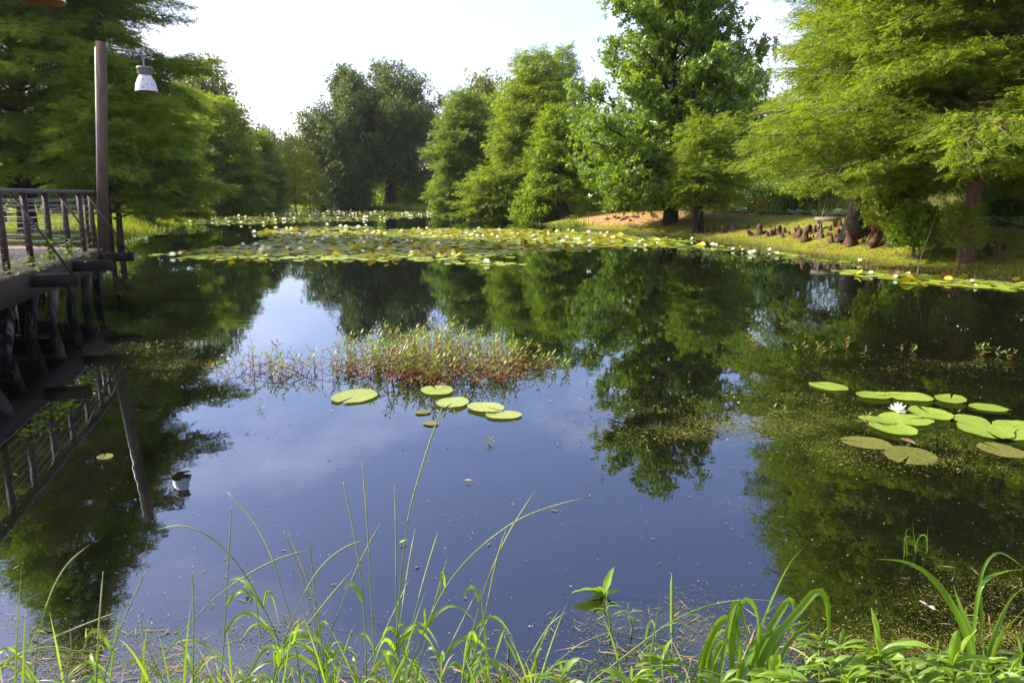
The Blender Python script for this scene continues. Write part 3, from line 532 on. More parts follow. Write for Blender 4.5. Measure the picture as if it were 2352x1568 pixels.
for i, (px, py, hp, kind, lb) in enumerate(KNEES):
    p = ground_hit(px, py); s = hp*p[1]/FPX/.5
    o = bpy.data.objects.new('cypress_knee', KN[kind][i % 3]); C.objects.link(o); o.location = p-np.array((0, 0, .03)); o.rotation_euler = (0, 0, i*2.1); o.scale = (s*.95, s*.95, s*.72)
    tag(o, lb or ('small brown cypress knee in the deep shade by the oak' if px < 1650 else 'small brown cypress knee among the larger ones on the mossy bank'), 'cypress knee', 'cypress knees on the right bank')
rg = np.random.default_rng(5)
# leaning root props of the huge cypress
b = ground_hit(2165, 575)
rt = empty('buttress_root', b); tag(rt, 'reddish leaning buttress roots standing beside the large trunk', 'root')
for i, (dx, dy, tx, tz, r) in enumerate([(-.25, 0, .12, .95, .07), (-.08, .1, .20, 1.05, .06), (.12, -.1, .22, .85, .05), (.3, .05, .28, .9, .045)]):
    mb = MB(); t = np.linspace(0, 1, 6); mb.tube(np.stack([dx+(tx-dx)*t+.03*np.sin(5*t+i), dy*(1-t)+t*.02, -.1+tz*t], 1), r*(1.25-.75*t), 8); mb.build('root', M['barkred'], rt, True)
# bench: thick plank top on two legs, turned towards the water
bp_ = ground_hit(1900, 524); bz = gz1(bp_[0], bp_[1])
be = empty('park_bench', (bp_[0], bp_[1], bz-.02), R(-28)); tag(be, 'low weathered timber bench on the bank facing the pond', 'bench')
MB().box((0, 0, .36), (.95, .46, .15)).build('seat', M['bench'], be)
MB().box((-.28, 0, .13), (.16, .32, .32)).build('leg', M['bench'], be); MB().box((.28, 0, .13), (.16, .32, .32)).build('leg', M['bench'], be)
# fallen log
lp = ground_hit(1940, 556); mb = MB(); t = np.linspace(-.32, .32, 8)
mb.tube(np.stack([t, .3*t, .06+.10*(t+.3)+.02*np.sin(9*t)], 1), .055*(1+.15*np.sin(13*t)), 9); tag(mb.build('fallen_log', M['log'], smooth=True, loc=lp), 'short dark log lying on the grassy slope below the knees', 'log')
p = ground_hit(2080-22, 572+6)
def bare(name, label, base, H, seed, nb, spread=.5, r0=.012, lean=0.0, group=None):
    r = np.random.default_rng(seed); mb = MB(); t = np.linspace(0, 1, 9); P = np.stack([lean*t*H+.03*H*np.sin(4*t+seed), .02*H*np.sin(5*t), H*t-.1], 1); mb.tube(P, r0*(1-.8*t), 5)
    for i in range(nb):
        s = r.uniform(.15, .92); k = int(s*8); o = P[k]; a = r.uniform(0, 6.28); L = H*spread*(1.05-s)*r.uniform(.5, 1)
        d = np.array((cos(a), .6*sin(a), r.uniform(.5, 1.6))); d /= np.linalg.norm(d); q = np.linspace(0, 1, 5); B = o+d*L*q[:, None]; B[:, 2] -= .1*L*q**2; mb.tube(B, r0*.5*(1-.8*q), 4)
        for j in range(2):
            d2 = d+r.normal(size=3)*.5; d2 /= np.linalg.norm(d2); mb.tube([B[2+j], B[2+j]+d2*L*.4], [r0*.3, r0*.1], 3)
    o = mb.build(name, M['twig'], smooth=True, loc=base); tag(o, label, 'bare sapling', group); return o
bare('bare_sapling', 'tall thin leafless sapling standing in the shallows below the bench', onz(1886, 585), 2.3, 3, 14, .35, .013, -.01)
bare('bare_sapling', 'thin leaning leafless sapling at the water before the undergrowth bush', onz(2110, 632), 1.75, 4, 9, .3, .010, .13)
bare('bare_shrub', 'pale leafless shrub at the water in front of the bright bushy cypress', onz(1162, 498), 2.4, 6, 16, .6, .03, 0)
bare('bare_shrub', 'reddish leafless brush behind the lotus leaves right of the small cypress', ground_hit(1812, 500)+np.array((0, 8, .1)), 2.2, 8, 22, .8, .022, 0)
# dead twigs and grass clump in the shallows at the crest
def stuff_blades(name, P, h, w, mat, rng, lean=.35, seg=2):
    n = len(P); a = rng.uniform(0, 2*pi, n); H = h*rng.uniform(.5, 1.2, n); W = w*rng.uniform(.7, 1.3, n)
    sx, sy = np.cos(a), np.sin(a); la = rng.uniform(0, 2*pi, n); le = rng.uniform(0, lean, n)*H; lx, ly = np.cos(la)*le, np.sin(la)*le
    V = np.zeros((n, 6, 3)); 
    for k, (t, ww) in enumerate(((0, 1), (.55, .8), (1, .06))):
        for j, sg in enumerate((-1, 1)):
            V[:, 2*k+j, 0] = P[:, 0]+lx*t*t+sx*W*ww*sg/2; V[:, 2*k+j, 1] = P[:, 1]+ly*t*t+sy*W*ww*sg/2; V[:, 2*k+j, 2] = P[:, 2]+H*t*(1-.25*t*le/H)
    Q = np.array([(0, 1, 3, 2), (2, 3, 5, 4)])[None]+(np.arange(n)*6)[:, None, None]
    mb = MB(); mb.add(V.reshape(-1, 3), Q.reshape(-1, 4)); o = mb.build(name, mat); tag(o, kind='stuff'); return o
def region(rng, n, x0, x1, y0, y1, lo, hi, f=None):
    P = np.column_stack([rng.uniform(x0, x1, n), rng.uniform(y0, y1, n)]); d = sdist(P); k = (d > lo) & (d < hi); P = P[k]
    if f is not None: P = P[f(P)]
    return np.column_stack([P, gz(P)-.01])
P = region(rg, 60000, 5, 19, 14, 52, -.25, 5.5); k = rg.random(len(P)) < np.where(P[:, 2] < .25, .9, .38); tag(stuff_blades('bank_grass', P[k], .085, .016, M['grass'], rg), 'short yellow green grass on the sloping right bank', 'grass')
P = region(rg, 12000, -2, 19, 14, 60, -.5, .35); tag(stuff_blades('shore_grass', P, .24, .02, M['lawn'], rg, .6), 'taller grass along the right waterline', 'grass')
P = region(rg, 110000, -36, -11, 20, 66, -.6, 16); k = rg.random(len(P)) < .6; tag(stuff_blades('lawn_grass', P[k], .16, .028, M['lawn'], rg, .5), 'sunlit lawn and waterside grass on the left bank', 'grass')
P = region(rg, 26000, -34, -14, 30, 100, -1.2, 2.2); tag(stuff_blades('shore_grass', P, .42, .04, M['lawn'], rg, .6), 'rank grass along the left waterline', 'grass')
P = region(rg, 16000, -45, 6, 60, 118, -1, 5); tag(stuff_blades('shore_grass', P, .55, .09, M['lawn'], rg, .5), 'grass along the far shore', 'grass')
P = region(rg, 40000, 4, 44, 30, 74, 7.5, 30); tag(stuff_blades('tall_grass', P, 1.0, .05, M['tallgrass'], rg, .5), 'tall meadow grass behind the right bank', 'grass')
P = region(rg, 26000, 5, 19, 14, 52, .5, 8); nn_ = len(P); keep = wob(P[:, 0]*1.7, P[:, 1]*1.9) > rg.uniform(-.7, .5, nn_); P = P[keep]; nn_ = len(P)
a_ = rg.uniform(0, 6.28, nn_); S_ = rg.uniform(.03, .09, nn_); W_ = S_*rg.uniform(.1, .45, nn_); c_, s_ = np.cos(a_), np.sin(a_); V = np.zeros((nn_, 4, 3))
for k, (u_, v_) in enumerate(((-1, 0), (0, -1), (1, 0), (0, 1))):
    V[:, k, 0] = P[:, 0]+u_*S_*c_-v_*W_*s_; V[:, k, 1] = P[:, 1]+u_*S_*s_+v_*W_*c_; V[:, k, 2] = P[:, 2]+.035+.35*S_*u_*rg.normal(size=nn_)
mb = MB(); mb.add(V.reshape(-1, 3), (np.arange(nn_)[:, None]*4+np.arange(4)[None])); tag(mb.build('leaf_litter', M['litter']), 'fallen brown needles and leaves on the right bank', 'leaf litter', kind='stuff')
P = region(rg, 3000, 5, 19, 14, 50, .3, 7); cl_ = wob(P[:, 0]*1.2+3, P[:, 1]*1.4) > .25; tag(stuff_blades('weedy_grass', P[cl_], .20, .022, M['lawn'], rg, .6), 'coarse grass tufts on the right bank', 'grass')
# reedy tufts at the crest
for i, (px, py, hh, lb) in enumerate([(1322, 524, .85, 'tall grass tuft in the shallows, left of the orange bank'), (1296, 524, .5, 'shorter grass tuft left of the tall one by the orange bank')]):
    q = onz(px, py); P = np.column_stack([rg.normal(q[0], .55, 120), rg.normal(q[1], .4, 120), np.full(120, -.05)]); o = stuff_blades('grass_tuft', P, hh, .035, M['lawn'], rg, .6); o['kind'] = 'thing'; tag(o, lb, 'grass tuft', 'grass tufts by the orange bank')
b = onz(1198, 497); mb = MB()
for i in range(26):
    a = rg.uniform(0, 3.14); d = np.array((cos(a), rg.normal()*.4, abs(sin(a))*.9+.2)); mb.tube([(0, 0, 0), d*.6, d*1.1+np.array((0, 0, -.15))], [.018, .012, .004], 4)
tag(mb.build('dead_grass_tussock', M['twig'], loc=b), 'pale dead tussock at the left end of the right bank', 'tussock')
# lotus leaves behind the crest
mb = MB(); LP = region(rg, 9000, 6, 26, 22, 48, 7.0, 10.5)[:620]; xs, ys = LP[:, 0], LP[:, 1]
a12 = np.arange(12)*2*pi/12
for x_, y_ in zip(xs, ys):
    z_ = gz1(x_, y_)+rg.uniform(.10, .26); r_ = rg.uniform(.12, .24); tx, ty = rg.normal(size=2)*.28
    rr = np.concatenate([[0], np.full(12, r_)]); V = np.column_stack([np.concatenate([[0], r_*np.cos(a12)]), np.concatenate([[0], r_*np.sin(a12)]), np.concatenate([[-.05], .02*np.sin(3*a12+x_)])]); V[:, 2] += tx*V[:, 0]+ty*V[:, 1]
    mb.add(V+np.array((x_, y_, z_)), [(0, 1+2*j, 2+2*j, 1+(2*j+2) % 12) for j in range(6)])
tag(mb.build('lotus_leaves', M['lotus'], smooth=True), 'pale green lotus leaves behind the bank crest', 'lotus leaves', kind='stuff')
# pine needle clods and small litter on the crest
mb = MB()
for i, (px, py) in enumerate([(1395, 505), (1412, 500), (1432, 506), (1440, 502), (1448, 508), (1455, 499), (1270, 494), (1285, 492), (1464, 501), (1420, 503)]):
    q = ground_hit(px, py); k = 8; a = np.arange(k)*2*pi/k; r_ = rg.uniform(.10, .26)
    for lv, f, z_ in ((0, 1, -.06), (1, .8, .08), (2, .35, .14)):
        pass
    V = np.concatenate([np.stack([r_*f*np.cos(a)*rg.uniform(.7, 1.3, k), .5*r_*f*np.sin(a), np.full(k, z_)*rg.uniform(.6, 1.3, k)], 1) for f, z_ in ((1, -.06), (.8, .07), (.3, .12))])
    o = MB().add(V+0, [(l*k+j, l*k+(j+1) % k, (l+1)*k+(j+1) % k, (l+1)*k+j) for l in range(2) for j in range(k)], [(2*k, 2*k+j, 2*k+j+1) for j in range(1, k-1)]).build('earth_clod', M['knee'], loc=q)
    tag(o, 'dark root clod breaking the surface of the orange bank', 'clod', 'root clods on the orange bank')

# ---------------------------------------------------------------- wooden deck with cable railing
A0 = np.array((-4.62, 3.6)); B0 = np.array((-7.90, 14.25)); DZ = .95; RZ = 2.01
ed = (B0-A0)/np.linalg.norm(B0-A0); nrm = np.array((ed[1], -ed[0])); Ld = np.linalg.norm(B0-A0); C0 = np.array((-14.2, 16.6)); E0 = np.array((-13.5, 3.2))
bd = (C0-B0)/np.linalg.norm(C0-B0)
def P3(xy, z): return np.array((xy[0], xy[1], z))
deck = empty('wooden_deck', P3(B0, 0)); tag(deck, 'weathered wooden fishing deck on piles with a steel cable railing', 'deck')
OFF = P3(B0, 0)
def dmb(): return MB()
def dbuild(mb, name, mat, smooth=False):
    for v in mb.V: v -= OFF
    return mb.build(name, mat, deck, smooth)
mb = MB(); nb = 74
for i in range(nb):          # boards run square to the pond edge; each its own face strip with a gap
    s0 = i*Ld/nb; c0 = A0+ed*(s0+.07); far = c0-nrm*min(8.5, 8.5); wv = Ld/nb-.012
    mb.beam(P3(c0+nrm*.05, DZ-.02+rg.uniform(-.004, .004)), P3(far, DZ-.02), wv, .04)
i = 0
while True:                  # boards of the wedge behind the corner
    s0 = .07+i*.145; i += 1; c0 = B0+bd*s0
    if s0 > 6.5: break
    q = c0+np.array((-bd[1], bd[0]))*-1*0; e_ = c0-ed*(s0*.42); mb.beam(P3(c0, DZ-.024), P3(e_, DZ-.024), .133, .03)
dbuild(mb, 'deck_boards', M['board'])
mb = MB(); mb.beam(P3(A0+nrm*.0, DZ-.21), P3(B0, DZ-.21), .09, .33); dbuild(mb, 'edge_beam', M['timber'])
mb = MB(); mb.beam(P3(B0+bd*.06, DZ-.21), P3(C0, DZ-.21), .09, .33); dbuild(mb, 'edge_beam', M['timber'])
def edge_at(px, z):          # point of the pond side edge seen at picture column px
    ss = np.linspace(0, Ld, 2000); xs = [proj(P3(A0+ed*s, z))[0] for s in ss]; return A0+ed*ss[int(np.argmin(np.abs(np.array(xs)-px)))]
for px in (-170, -95, -40, 21, 77, 124, 164, 198, 223):
    q = edge_at(px, 1.4)-nrm*.07; mb = MB(); mb.beam(P3(q, DZ-.01), P3(q, RZ-.03), .075, .05, up=(ed[0], ed[1], 0)); dbuild(mb, 'railing_post', M['post'])
for s in (.25, 1.9, 3.6, 5.2):
    q = B0+bd*s; mb = MB(); mb.beam(P3(q, DZ-.01), P3(q, RZ-.03), .05, .05, up=(bd[0], bd[1], 0)); dbuild(mb, 'railing_post', M['post'])
mb = MB(); mb.beam(P3(A0-nrm*.07, RZ), P3(B0-nrm*.07+ed*.05, RZ), .15, .055); dbuild(mb, 'handrail', M['rail'])
mb = MB(); mb.beam(P3(B0+bd*.05, RZ-.005), P3(C0, RZ-.005), .13, .05); dbuild(mb, 'handrail', M['rail'])
for j in range(8):
    z_ = DZ+.11+j*.116; t = np.linspace(0, 1, 20); P = np.array([P3(A0-nrm*.07+ed*Ld*q, z_-.02*abs(sin(q*pi*7))) for q in t]); mb = MB(); mb.tube(P, .0055, 5); dbuild(mb, 'cable', M['cable'])
    mb = MB(); mb.tube([P3(B0+bd*.05, z_), P3(B0+bd*3.5, z_-.01), P3(C0, z_)], .0055, 5); dbuild(mb, 'cable', M['cable'])
for (ex, top, tip) in ((60, 24, 102), (160, 131, 190), (222, 203, 253)):     # outriggers under the edge, braced up to the rail
    qa = edge_at(ex, DZ-.05); mb = MB(); mb.beam(P3(qa-nrm*.5, DZ-.15), P3(qa+nrm*.62, DZ-.15), .10, .17); dbuild(mb, 'outrigger', M['timber_dk'])
    tp = qa-nrm*.06; mb = MB(); mb.tube([P3(qa+nrm*.56, DZ-.08), P3(tp, RZ-.03)], .016, 6); dbuild(mb, 'brace', M['post'])
PILES = [(-30, 880, 5, 715), (12, 812, 43, 686), (70, 777, 93, 674), (118, 748, 142, 659), (162, 720, 183, 630), (197, 701, 210, 617), (223, 684, 234, 602)]
for i, (bx, by, tx, ty) in enumerate(PILES):
    q = onz(bx, by); top = edge_at(tx-8, .6); t = np.linspace(-.35, 1, 7); a_ = P3(q[:2], 0); b_ = P3(top, DZ-.20)+P3(nrm*-.03, 0); mb = MB()
    mb.tube(a_+(b_-a_)*t[:, None], .072*(1+.04*np.sin(5*t+i)), 12); dbuild(mb, 'pile', M['pile'], True)
    for dn in (1.3, 2.7): 
        mb = MB(); mb.tube([a_-P3(nrm*dn, .6), b_-P3(nrm*dn, .05)], .09, 10); dbuild(mb, 'pile', M['timber_dk'], True)
for s in (3.0, 6.5, 9.8):
    mb = MB(); q = A0+ed*s; mb.beam(P3(q-nrm*.06, DZ-.30), P3(q-nrm*7, DZ-.30), .1, .25); dbuild(mb, 'joist', M['timber_dk'])
# leafy creepers on the deck edge
def sprig_mesh(seed, n, spread, L, w, mat, flat=.35):
    r = np.random.default_rng(seed); mb = MB()
    for i in range(n):
        a = r.uniform(0, 6.28); o = np.array((r.normal()*spread[0], r.normal()*spread[1], abs(r.normal())*spread[2])); d = np.array((cos(a), sin(a), r.uniform(-.3, .6))); s = np.cross(d, (0, 0, 1))+np.array((0, 0, r.uniform(-flat, flat)))
        V = quadleaf(L*r.uniform(.6, 1.15), w*r.uniform(.7, 1.2), o, d, s, -.006); mb.add(V, [(0, 1, 2, 3)])
    return mb
for i, (px, n, sp, lb) in enumerate([(26, 90, (.16, .28, .10), 'leafy creeper on the near deck edge by the first post'), (92, 110, (.16, .42, .10), 'long leafy creeper between the second and third railing posts'), (128, 60, (.10, .18, .22), 'creeper climbing at the third railing post'), (160, 80, (.12, .30, .16), 'creeper at the fourth railing post near the outrigger')]):
    q = edge_at(px, DZ); o = sprig_mesh(90+i, n, sp, .11, .05, None).build('creeper', M['bush'], loc=P3(q+nrm*.03, DZ+.02)); o.rotation_euler = (0, 0, atan2(ed[1], ed[0])-pi/2); tag(o, lb, 'creeper', 'creepers on the deck edge')
# ---------------------------------------------------------------- lamp posts
def lamp_post(base, top, tiltx, label, arm=.68):
    L = empty('lamp_post', base, R(24)); tiltx = tiltx; tag(L, label, 'lamp post', 'lamp posts on the deck'); h = top-base[2]
    mb = MB(); mb.beam((0, 0, -.25), (tiltx, -tiltx*.45, h), .165, .165, up=(0, 1, 0)); mb.build('pole', M['pole'], L)
    mb = MB(); mb.tube([(-.095, -.02, -.2), (tiltx-.095, -.02-tiltx*.45, h-.1)], .012, 6); mb.build('conduit', M['cable'], L)
    za = h-.075; mb = MB(); mb.box((tiltx+.09, 0, za), (.02, .07, .20)); mb.box((tiltx-.09, 0, za), (.02, .07, .16)); mb.build('bracket', M['metal'], L)
    t = np.linspace(0, pi/2, 7); P = [(tiltx+.12, 0, za)]+[(tiltx+arm-.16+.16*sin(q), 0, za-.03-.16*(1-cos(q))) for q in t]+[(tiltx+arm, 0, za-.31)]
    mb = MB(); mb.tube(P, .017, 8); mb.build('arm', M['metal'], L, True)
    zc = za-.31; c = (tiltx+arm, 0, 0)
    mb = MB(); mb.lathe([(0.0, zc+.02), (.135, zc+.015), (.147, zc), (.147, zc-.022), (.136, zc-.03), (.130, zc-.10), (.115, zc-.137), (.0, zc-.14)], 24, c); mb.build('lamp_housing', M['metal'], L, True)
    zs = zc-.135; pr = [(.106, zs), (.117, zs-.025), (.148, zs-.083), (.175, zs-.15), (.191, zs-.225), (.197, zs-.287), (.200, zs-.295)]; mb = MB(); mb.lathe(pr, 28, c); sh = mb.build('lamp_shade', M['enamel'], L, True)
    inn = [(r_-.006, z_) for r_, z_ in pr][::-1]; mb = MB(); mb.lathe(inn+[(.0, zs-.004)], 28, c); mb.build('shade_lining', M['rust'], sh, True)
    mb = MB(); mb.lathe([(.002, zs-.21), (.04, zs-.19), (.055, zs-.14), (.04, zs-.08), (.03, zs-.01)], 14, c); mb.build('bulb', M['enamel'], sh, True)
    return L
q = aty(222, 440, 14.45); ztop = aty(228, 97, 14.45)[2]
lamp_post((q[0], 14.45, DZ), ztop, float(aty(228, 97, 14.45)[0]-q[0]), 'whole lamp post on the deck corner with a hanging white bell lamp')
z7 = aty(98, 12, 7.6)
lamp_post((z7[0]-1.78*cos(R(24)), 7.6-1.78*sin(R(24)), DZ), z7[2]+.82+.03, .0, 'lamp post of which only the shade rim shows at the top left', 1.78)
# picnic table at the left edge
q = ground_hit(4, 512); pt = empty('picnic_table', (q[0]-.5, q[1], gz1(q[0], q[1])), R(10)); tag(pt, 'wooden picnic table on the lawn at the left edge', 'table')
MB().box((0, 0, .74), (1.6, .75, .06)).build('table_top', M['bench'], pt)
for sx in (-.6, .6): MB().box((sx, 0, .35), (.12, .5, .72)).build('leg', M['timber'], pt)
for sy in (-.62, .62): MB().box((0, sy, .44), (1.6, .25, .05)).build('seat', M['bench'], pt)

# ---------------------------------------------------------------- lily pads and flowers
def pad_mesh(name, seed, k=26, rings=3, rim=.0, fold=0.0, mats=None, wav=.03):
    r = np.random.default_rng(seed); a0 = .10; a = np.linspace(a0, 2*pi-a0, k+1); V = [(0, 0, 0)]; Q = []; T = []
    for g in range(1, rings+1):
        f = g/rings; rr = f*(1+(.022*np.sin(15*a+2*np.sin(3*a))+.02*np.sin(3*a+seed)) if g == rings else np.ones(k+1)*f/f)
        for j, q in enumerate(a):
            x_, y_ = rr[j]*cos(q), rr[j]*sin(q)*.94; z_ = rim*f**6+wav*f*f*sin(3*q+seed)*.5+wav*.4*f*sin(5*q)
            if fold > 0 and y_ > -.15: t_ = (y_+.15); y_, z_ = -.15+t_*cos(fold), z_+t_*sin(fold)*1.0
            V.append((x_, y_, z_))
    for j in range(k): T.append((0, 1+j, 2+j))
    for g in range(rings-1):
        b0, b1 = 1+g*(k+1), 1+(g+1)*(k+1)
        for j in range(k): Q.append((b0+j, b1+j, b1+j+1, b0+j+1))
    mb = MB(); mb.add(V, Q, T); return mb.mesh(name, mats, True)
PADS = [pad_mesh('lily_pad', i, 36, 3, .0, 0, M['pad'], .02) for i in range(4)]
PADN = [pad_mesh('lily_pad', 50+i, 40, 4, r_, 0, M['pad_near'], .03) for i, r_ in enumerate((.0, .05, .0, .03))]
PADP = [pad_mesh('lily_pad', 10+i, 36, 3, .015, 0, M['pad_pale'], .02) for i in range(3)]
PADO = [pad_mesh('lily_pad', 20+i, 36, 3, .0, 0, M['pad_old'], .012) for i in range(3)]
PADF = [pad_mesh('lily_pad', 30+i, 18, 3, .0, f, M['pad_yel'], .05) for i, f in enumerate((.5, .8, 1.1, .3))]
PADR = [pad_mesh('lily_pad', 40+i, 18, 3, .0, f, M['pad_red'], .05) for i, f in enumerate((.5, 1.1))]
def put(me, name, loc, s, rz, tilt=(0, 0), sy=1.0):
    o = bpy.data.objects.new(name, me); C.objects.link(o); o.location = [float(q) for q in loc]; o.rotation_euler = (tilt[0], tilt[1], rz); o.scale = (s, s*sy, s); return o
# the single pads near the viewer: column, row, width in picture units, kind, label
NEAR = [(815, 912, 124, 'p', 'single pale lily pad left of centre, below the red stemmed weeds'), (1004, 899, 92, 'p', 'pale lily pad touching the front of the red stemmed weeds'), (1040, 928, 92, 'p', 'pale lily pad crossed by the tall grass stalk'),
        (1116, 940, 94, 'p', 'middle one of three overlapping pale pads right of the tall stalk'), (1156, 955, 86, 'p', 'rightmost of the pale pads in the middle row'), (972, 948, 40, 'o', 'small brownish half sunk pad left of the tall stalk'), (990, 974, 40, 'o', 'small yellowish pad lowest beside the tall stalk'),
        (242, 1051, 44, 'o', 'lone small yellowish pad in the dark reflection on the left'), (1903, 889, 92, 'g', 'lily pad highest of the right hand cluster, standing alone'), (2008, 912, 84, 'g', 'left pad of the row of three behind the white lily'), (2088, 914, 104, 'g', 'middle pad of the row of three behind the white lily'), (2183, 921, 82, 'g', 'right pad of the row of three behind the white lily'),
        (2269, 938, 82, 'g', 'bright green pad alone right of the row of three'), (2136, 954, 110, 'g', 'yellow green pad right behind the white lily with a curled edge'), (2080, 966, 124, 'g', 'large pad in front of the white lily'), (2028, 971, 62, 'g', 'pad partly under the large one before the lily'), (1992, 962, 42, 'g', 'small pad at the left with a weed sprig before it'),
        (2050, 988, 114, 'g', 'broad green pad in front of the large one'), (2228, 968, 90, 'g', 'bright pad near the right, behind two large pads'), (2262, 994, 138, 'g', 'very large pad near the right edge'), (2330, 981, 110, 'g', 'bright pad cut by the right edge'), (2325, 1002, 100, 'g', 'green pad under the very large one at the right edge'),
        (2090, 1046, 160, 'o', 'old speckled pad half under water, lowest of the cluster'), (2300, 1034, 130, 'o', 'old algae covered pad at the lower right'), (1990, 1017, 130, 'o', 'sunken brown pad left of the old speckled one')]
for i, (px, py, w, kd, lb) in enumerate(NEAR):
    q = onz(px, py); zc = q[1]*CP+CAMZ*SP; s = w/FPX*zc/2*.98; me = {'p': PADP, 'g': PADN, 'o': PADO}[kd][i % (4 if kd == 'g' else 3)]
    o = put(me, 'lily_pad', (q[0], q[1], .013+.0035*(i % 4) if kd != 'o' else (.012 if i < 20 else .005)), s*(1 if kd != 'o' or i < 20 else .86), rg.uniform(0, 6.28), (rg.normal()*.006, rg.normal()*.006), .86); tag(o, lb, 'lily pad', 'single lily pads near the viewer')
MATP = [(340, 589), (430, 578), (520, 571), (600, 556), (660, 543), (720, 533), (860, 528), (1040, 525), (1260, 528), (1400, 538), (1470, 546), (1600, 553), (1560, 562), (1480, 570), (1330, 573), (1180, 588), (1060, 598), (960, 602), (830, 600), (700, 597), (560, 594), (430, 593)]
STRIP = [(1900, 622), (2010, 622), (2150, 630), (2352, 648), (2352, 668), (2250, 662), (2120, 656), (1990, 640)]
FAR1 = [(420, 505), (500, 494), (600, 486), (800, 484), (980, 487), (1090, 492), (1100, 498), (960, 497), (850, 508), (700, 510), (560, 518), (430, 516)]
FAR2 = [(560, 540), (620, 528), (700, 520), (840, 520), (900, 524), (720, 530), (640, 544)]
FRONT = [(990, 602), (1100, 600), (1240, 608), (1150, 611), (1010, 606)]
RIGHT2 = [(1500, 560), (1640, 563), (1800, 578), (1990, 605), (1900, 606), (1700, 582), (1560, 574)]
def inpoly(P, poly):
    P = np.asarray(P); c = np.zeros(len(P), bool); n = len(poly)
    for i in range(n):
        (x1, y1), (x2, y2) = poly[i], poly[(i+1) % n]; c ^= ((y1 > P[:, 1]) != (y2 > P[:, 1])) & (P[:, 0] < (x2-x1)*(P[:, 1]-y1)/(y2-y1+1e-12)+x1)
    return c
def wpoly(pp): return [tuple(onz(*p)[:2]) for p in pp]
def fill(poly, n, rng, ragged=.0, scatter_=.3):
    w = wpoly(poly); xs, ys = zip(*w); P = np.column_stack([rng.uniform(min(xs), max(xs), n), rng.uniform(min(ys), max(ys), n)]); Pj = P+rng.normal(size=P.shape)*scatter_*np.array((1, 1)); P = P[inpoly(Pj, w)]
    return P[wob(P[:, 0]*1.1, P[:, 1]*.7) > -1+ragged]
rp = np.random.default_rng(77)
mat_pts = np.concatenate([fill(MATP, 5600, rp, .30, .35), fill(FRONT, 40, rp, 0, .1)]); strip_pts = fill(STRIP, 260, rp, .25, .15); strip_pts = strip_pts[sdist(strip_pts) < -.1]
far_pts = np.concatenate([fill(FAR1, 3600, rp, .45, .8), fill(FAR2, 700, rp, .5, .5), fill(RIGHT2, 190, rp, .75, .3)])
mat_pts = mat_pts[np.argsort(mat_pts[:, 1])]
ind = np.concatenate([strip_pts[:85], mat_pts[:175]]); rest = np.concatenate([strip_pts[85:], mat_pts[175:], far_pts])
for i, q in enumerate(ind):
    f = rp.random(); onstrip = i < len(strip_pts[:85])
    if f < .70: me, t, lb = PADS[i % 4], .03, 'flat green lily pad'
    elif f < .84: me, t, lb = PADP[i % 3], .03, 'flat pale shining lily pad'
    elif f < .985: me, t, lb = PADF[i % 4], .22, 'yellow green folded lily pad lifted off the water'
    else: me, t, lb = PADR[i % 2], .2, 'lily pad turned to show its reddish underside'
    o = put(me, 'lily_pad', (q[0], q[1], .012+.008*rp.random()+(.05 if t > .1 else 0)), rp.uniform(.11, .19)*(.72 if t > .1 else 1), rp.uniform(0, 6.28), (rp.normal()*t, rp.normal()*t))
    tag(o, lb+(' in the right bank strip' if onstrip else ' at the near mat edge'), 'lily pad', 'lily pads in the strip along the right bank' if onstrip else 'lily pads at the near edge of the large mat')
def stuff_pads(name, pts, label, sizes=(.12, .21)):
    mb = MB(); k = 13; a = np.linspace(.12, 2*pi-.12, k); n = len(pts); c, s = np.cos(a), np.sin(a)
    for i, q in enumerate(pts):
        f = rp.random(); r_ = rp.uniform(*sizes); far_ = q[1] > 42; m_ = 0 if f < (.45 if far_ else .60) else 1 if f < (.92 if far_ else .82) else 2 if f < .985 else 3; r_ *= .75 if m_ > 1 else 1; t = .02 if m_ < 2 else .35; tx, ty = rp.normal(size=2)*t  # extra pale pads far out put the sky sheen into leaf colour
        x_, y_ = np.concatenate([[0], r_*c]), np.concatenate([[0], r_*s]); z_ = tx*x_+ty*y_+(.35*np.abs(y_) if m_ == 2 else 0); z_ = np.maximum(z_, -.004)+.012+.01*rp.random(); az = rp.uniform(0, 6.28)
        V = np.column_stack([q[0]+x_*cos(az)-y_*sin(az), q[1]+x_*sin(az)+y_*cos(az), z_]); mb.add(V, [(0, 1+2*j, 2+2*j, 3+2*j) for j in range(6)], m=m_)
    tag(mb.build(name, [M['pad'], M['pad_pale'], M['pad_yel'], M['pad_red']]), label, 'lily pads', kind='stuff')
stuff_pads('lily_pad_mat', rest, 'mass of lily pads covering the middle and far water')
def flower_mesh(seed, petals=True, hi=True):
    r = np.random.default_rng(seed); mb = MB()
    for ring, (n, el, L, w) in enumerate(((8, .22, .5, .155), (8, .62, .47, .14), (6, 1.02, .40, .12)) if hi else ((7, .25, .5, .26), (6, .85, .42, .24))):
        for i in range(n):
            a = 2*pi*(i+.5*ring)/n+r.uniform(-.1, .1); e = el+r.uniform(-.1, .1); h = np.array((cos(a), sin(a), 0)); s = np.array((-sin(a), cos(a), 0)); V = []
            tt = np.array((.06, .35, .7, 1.0)); ww = np.array((.35, .85, .9, .05))*w
            for t_, w_ in zip(tt, ww):
                cpt = h*L*t_*cos(e)*(1-.12*t_)+np.array((0, 0, L*t_*sin(e)*(1+.2*t_)+.02)); V += [cpt-s*w_/2+np.array((0, 0, .02*w_/w)), cpt+s*w_/2+np.array((0, 0, .02*w_/w))]
            mb.add(V, [(2*j, 2*j+1, 2*j+3, 2*j+2) for j in range(3)])
    return mb.mesh('petals', M['petal'], False)
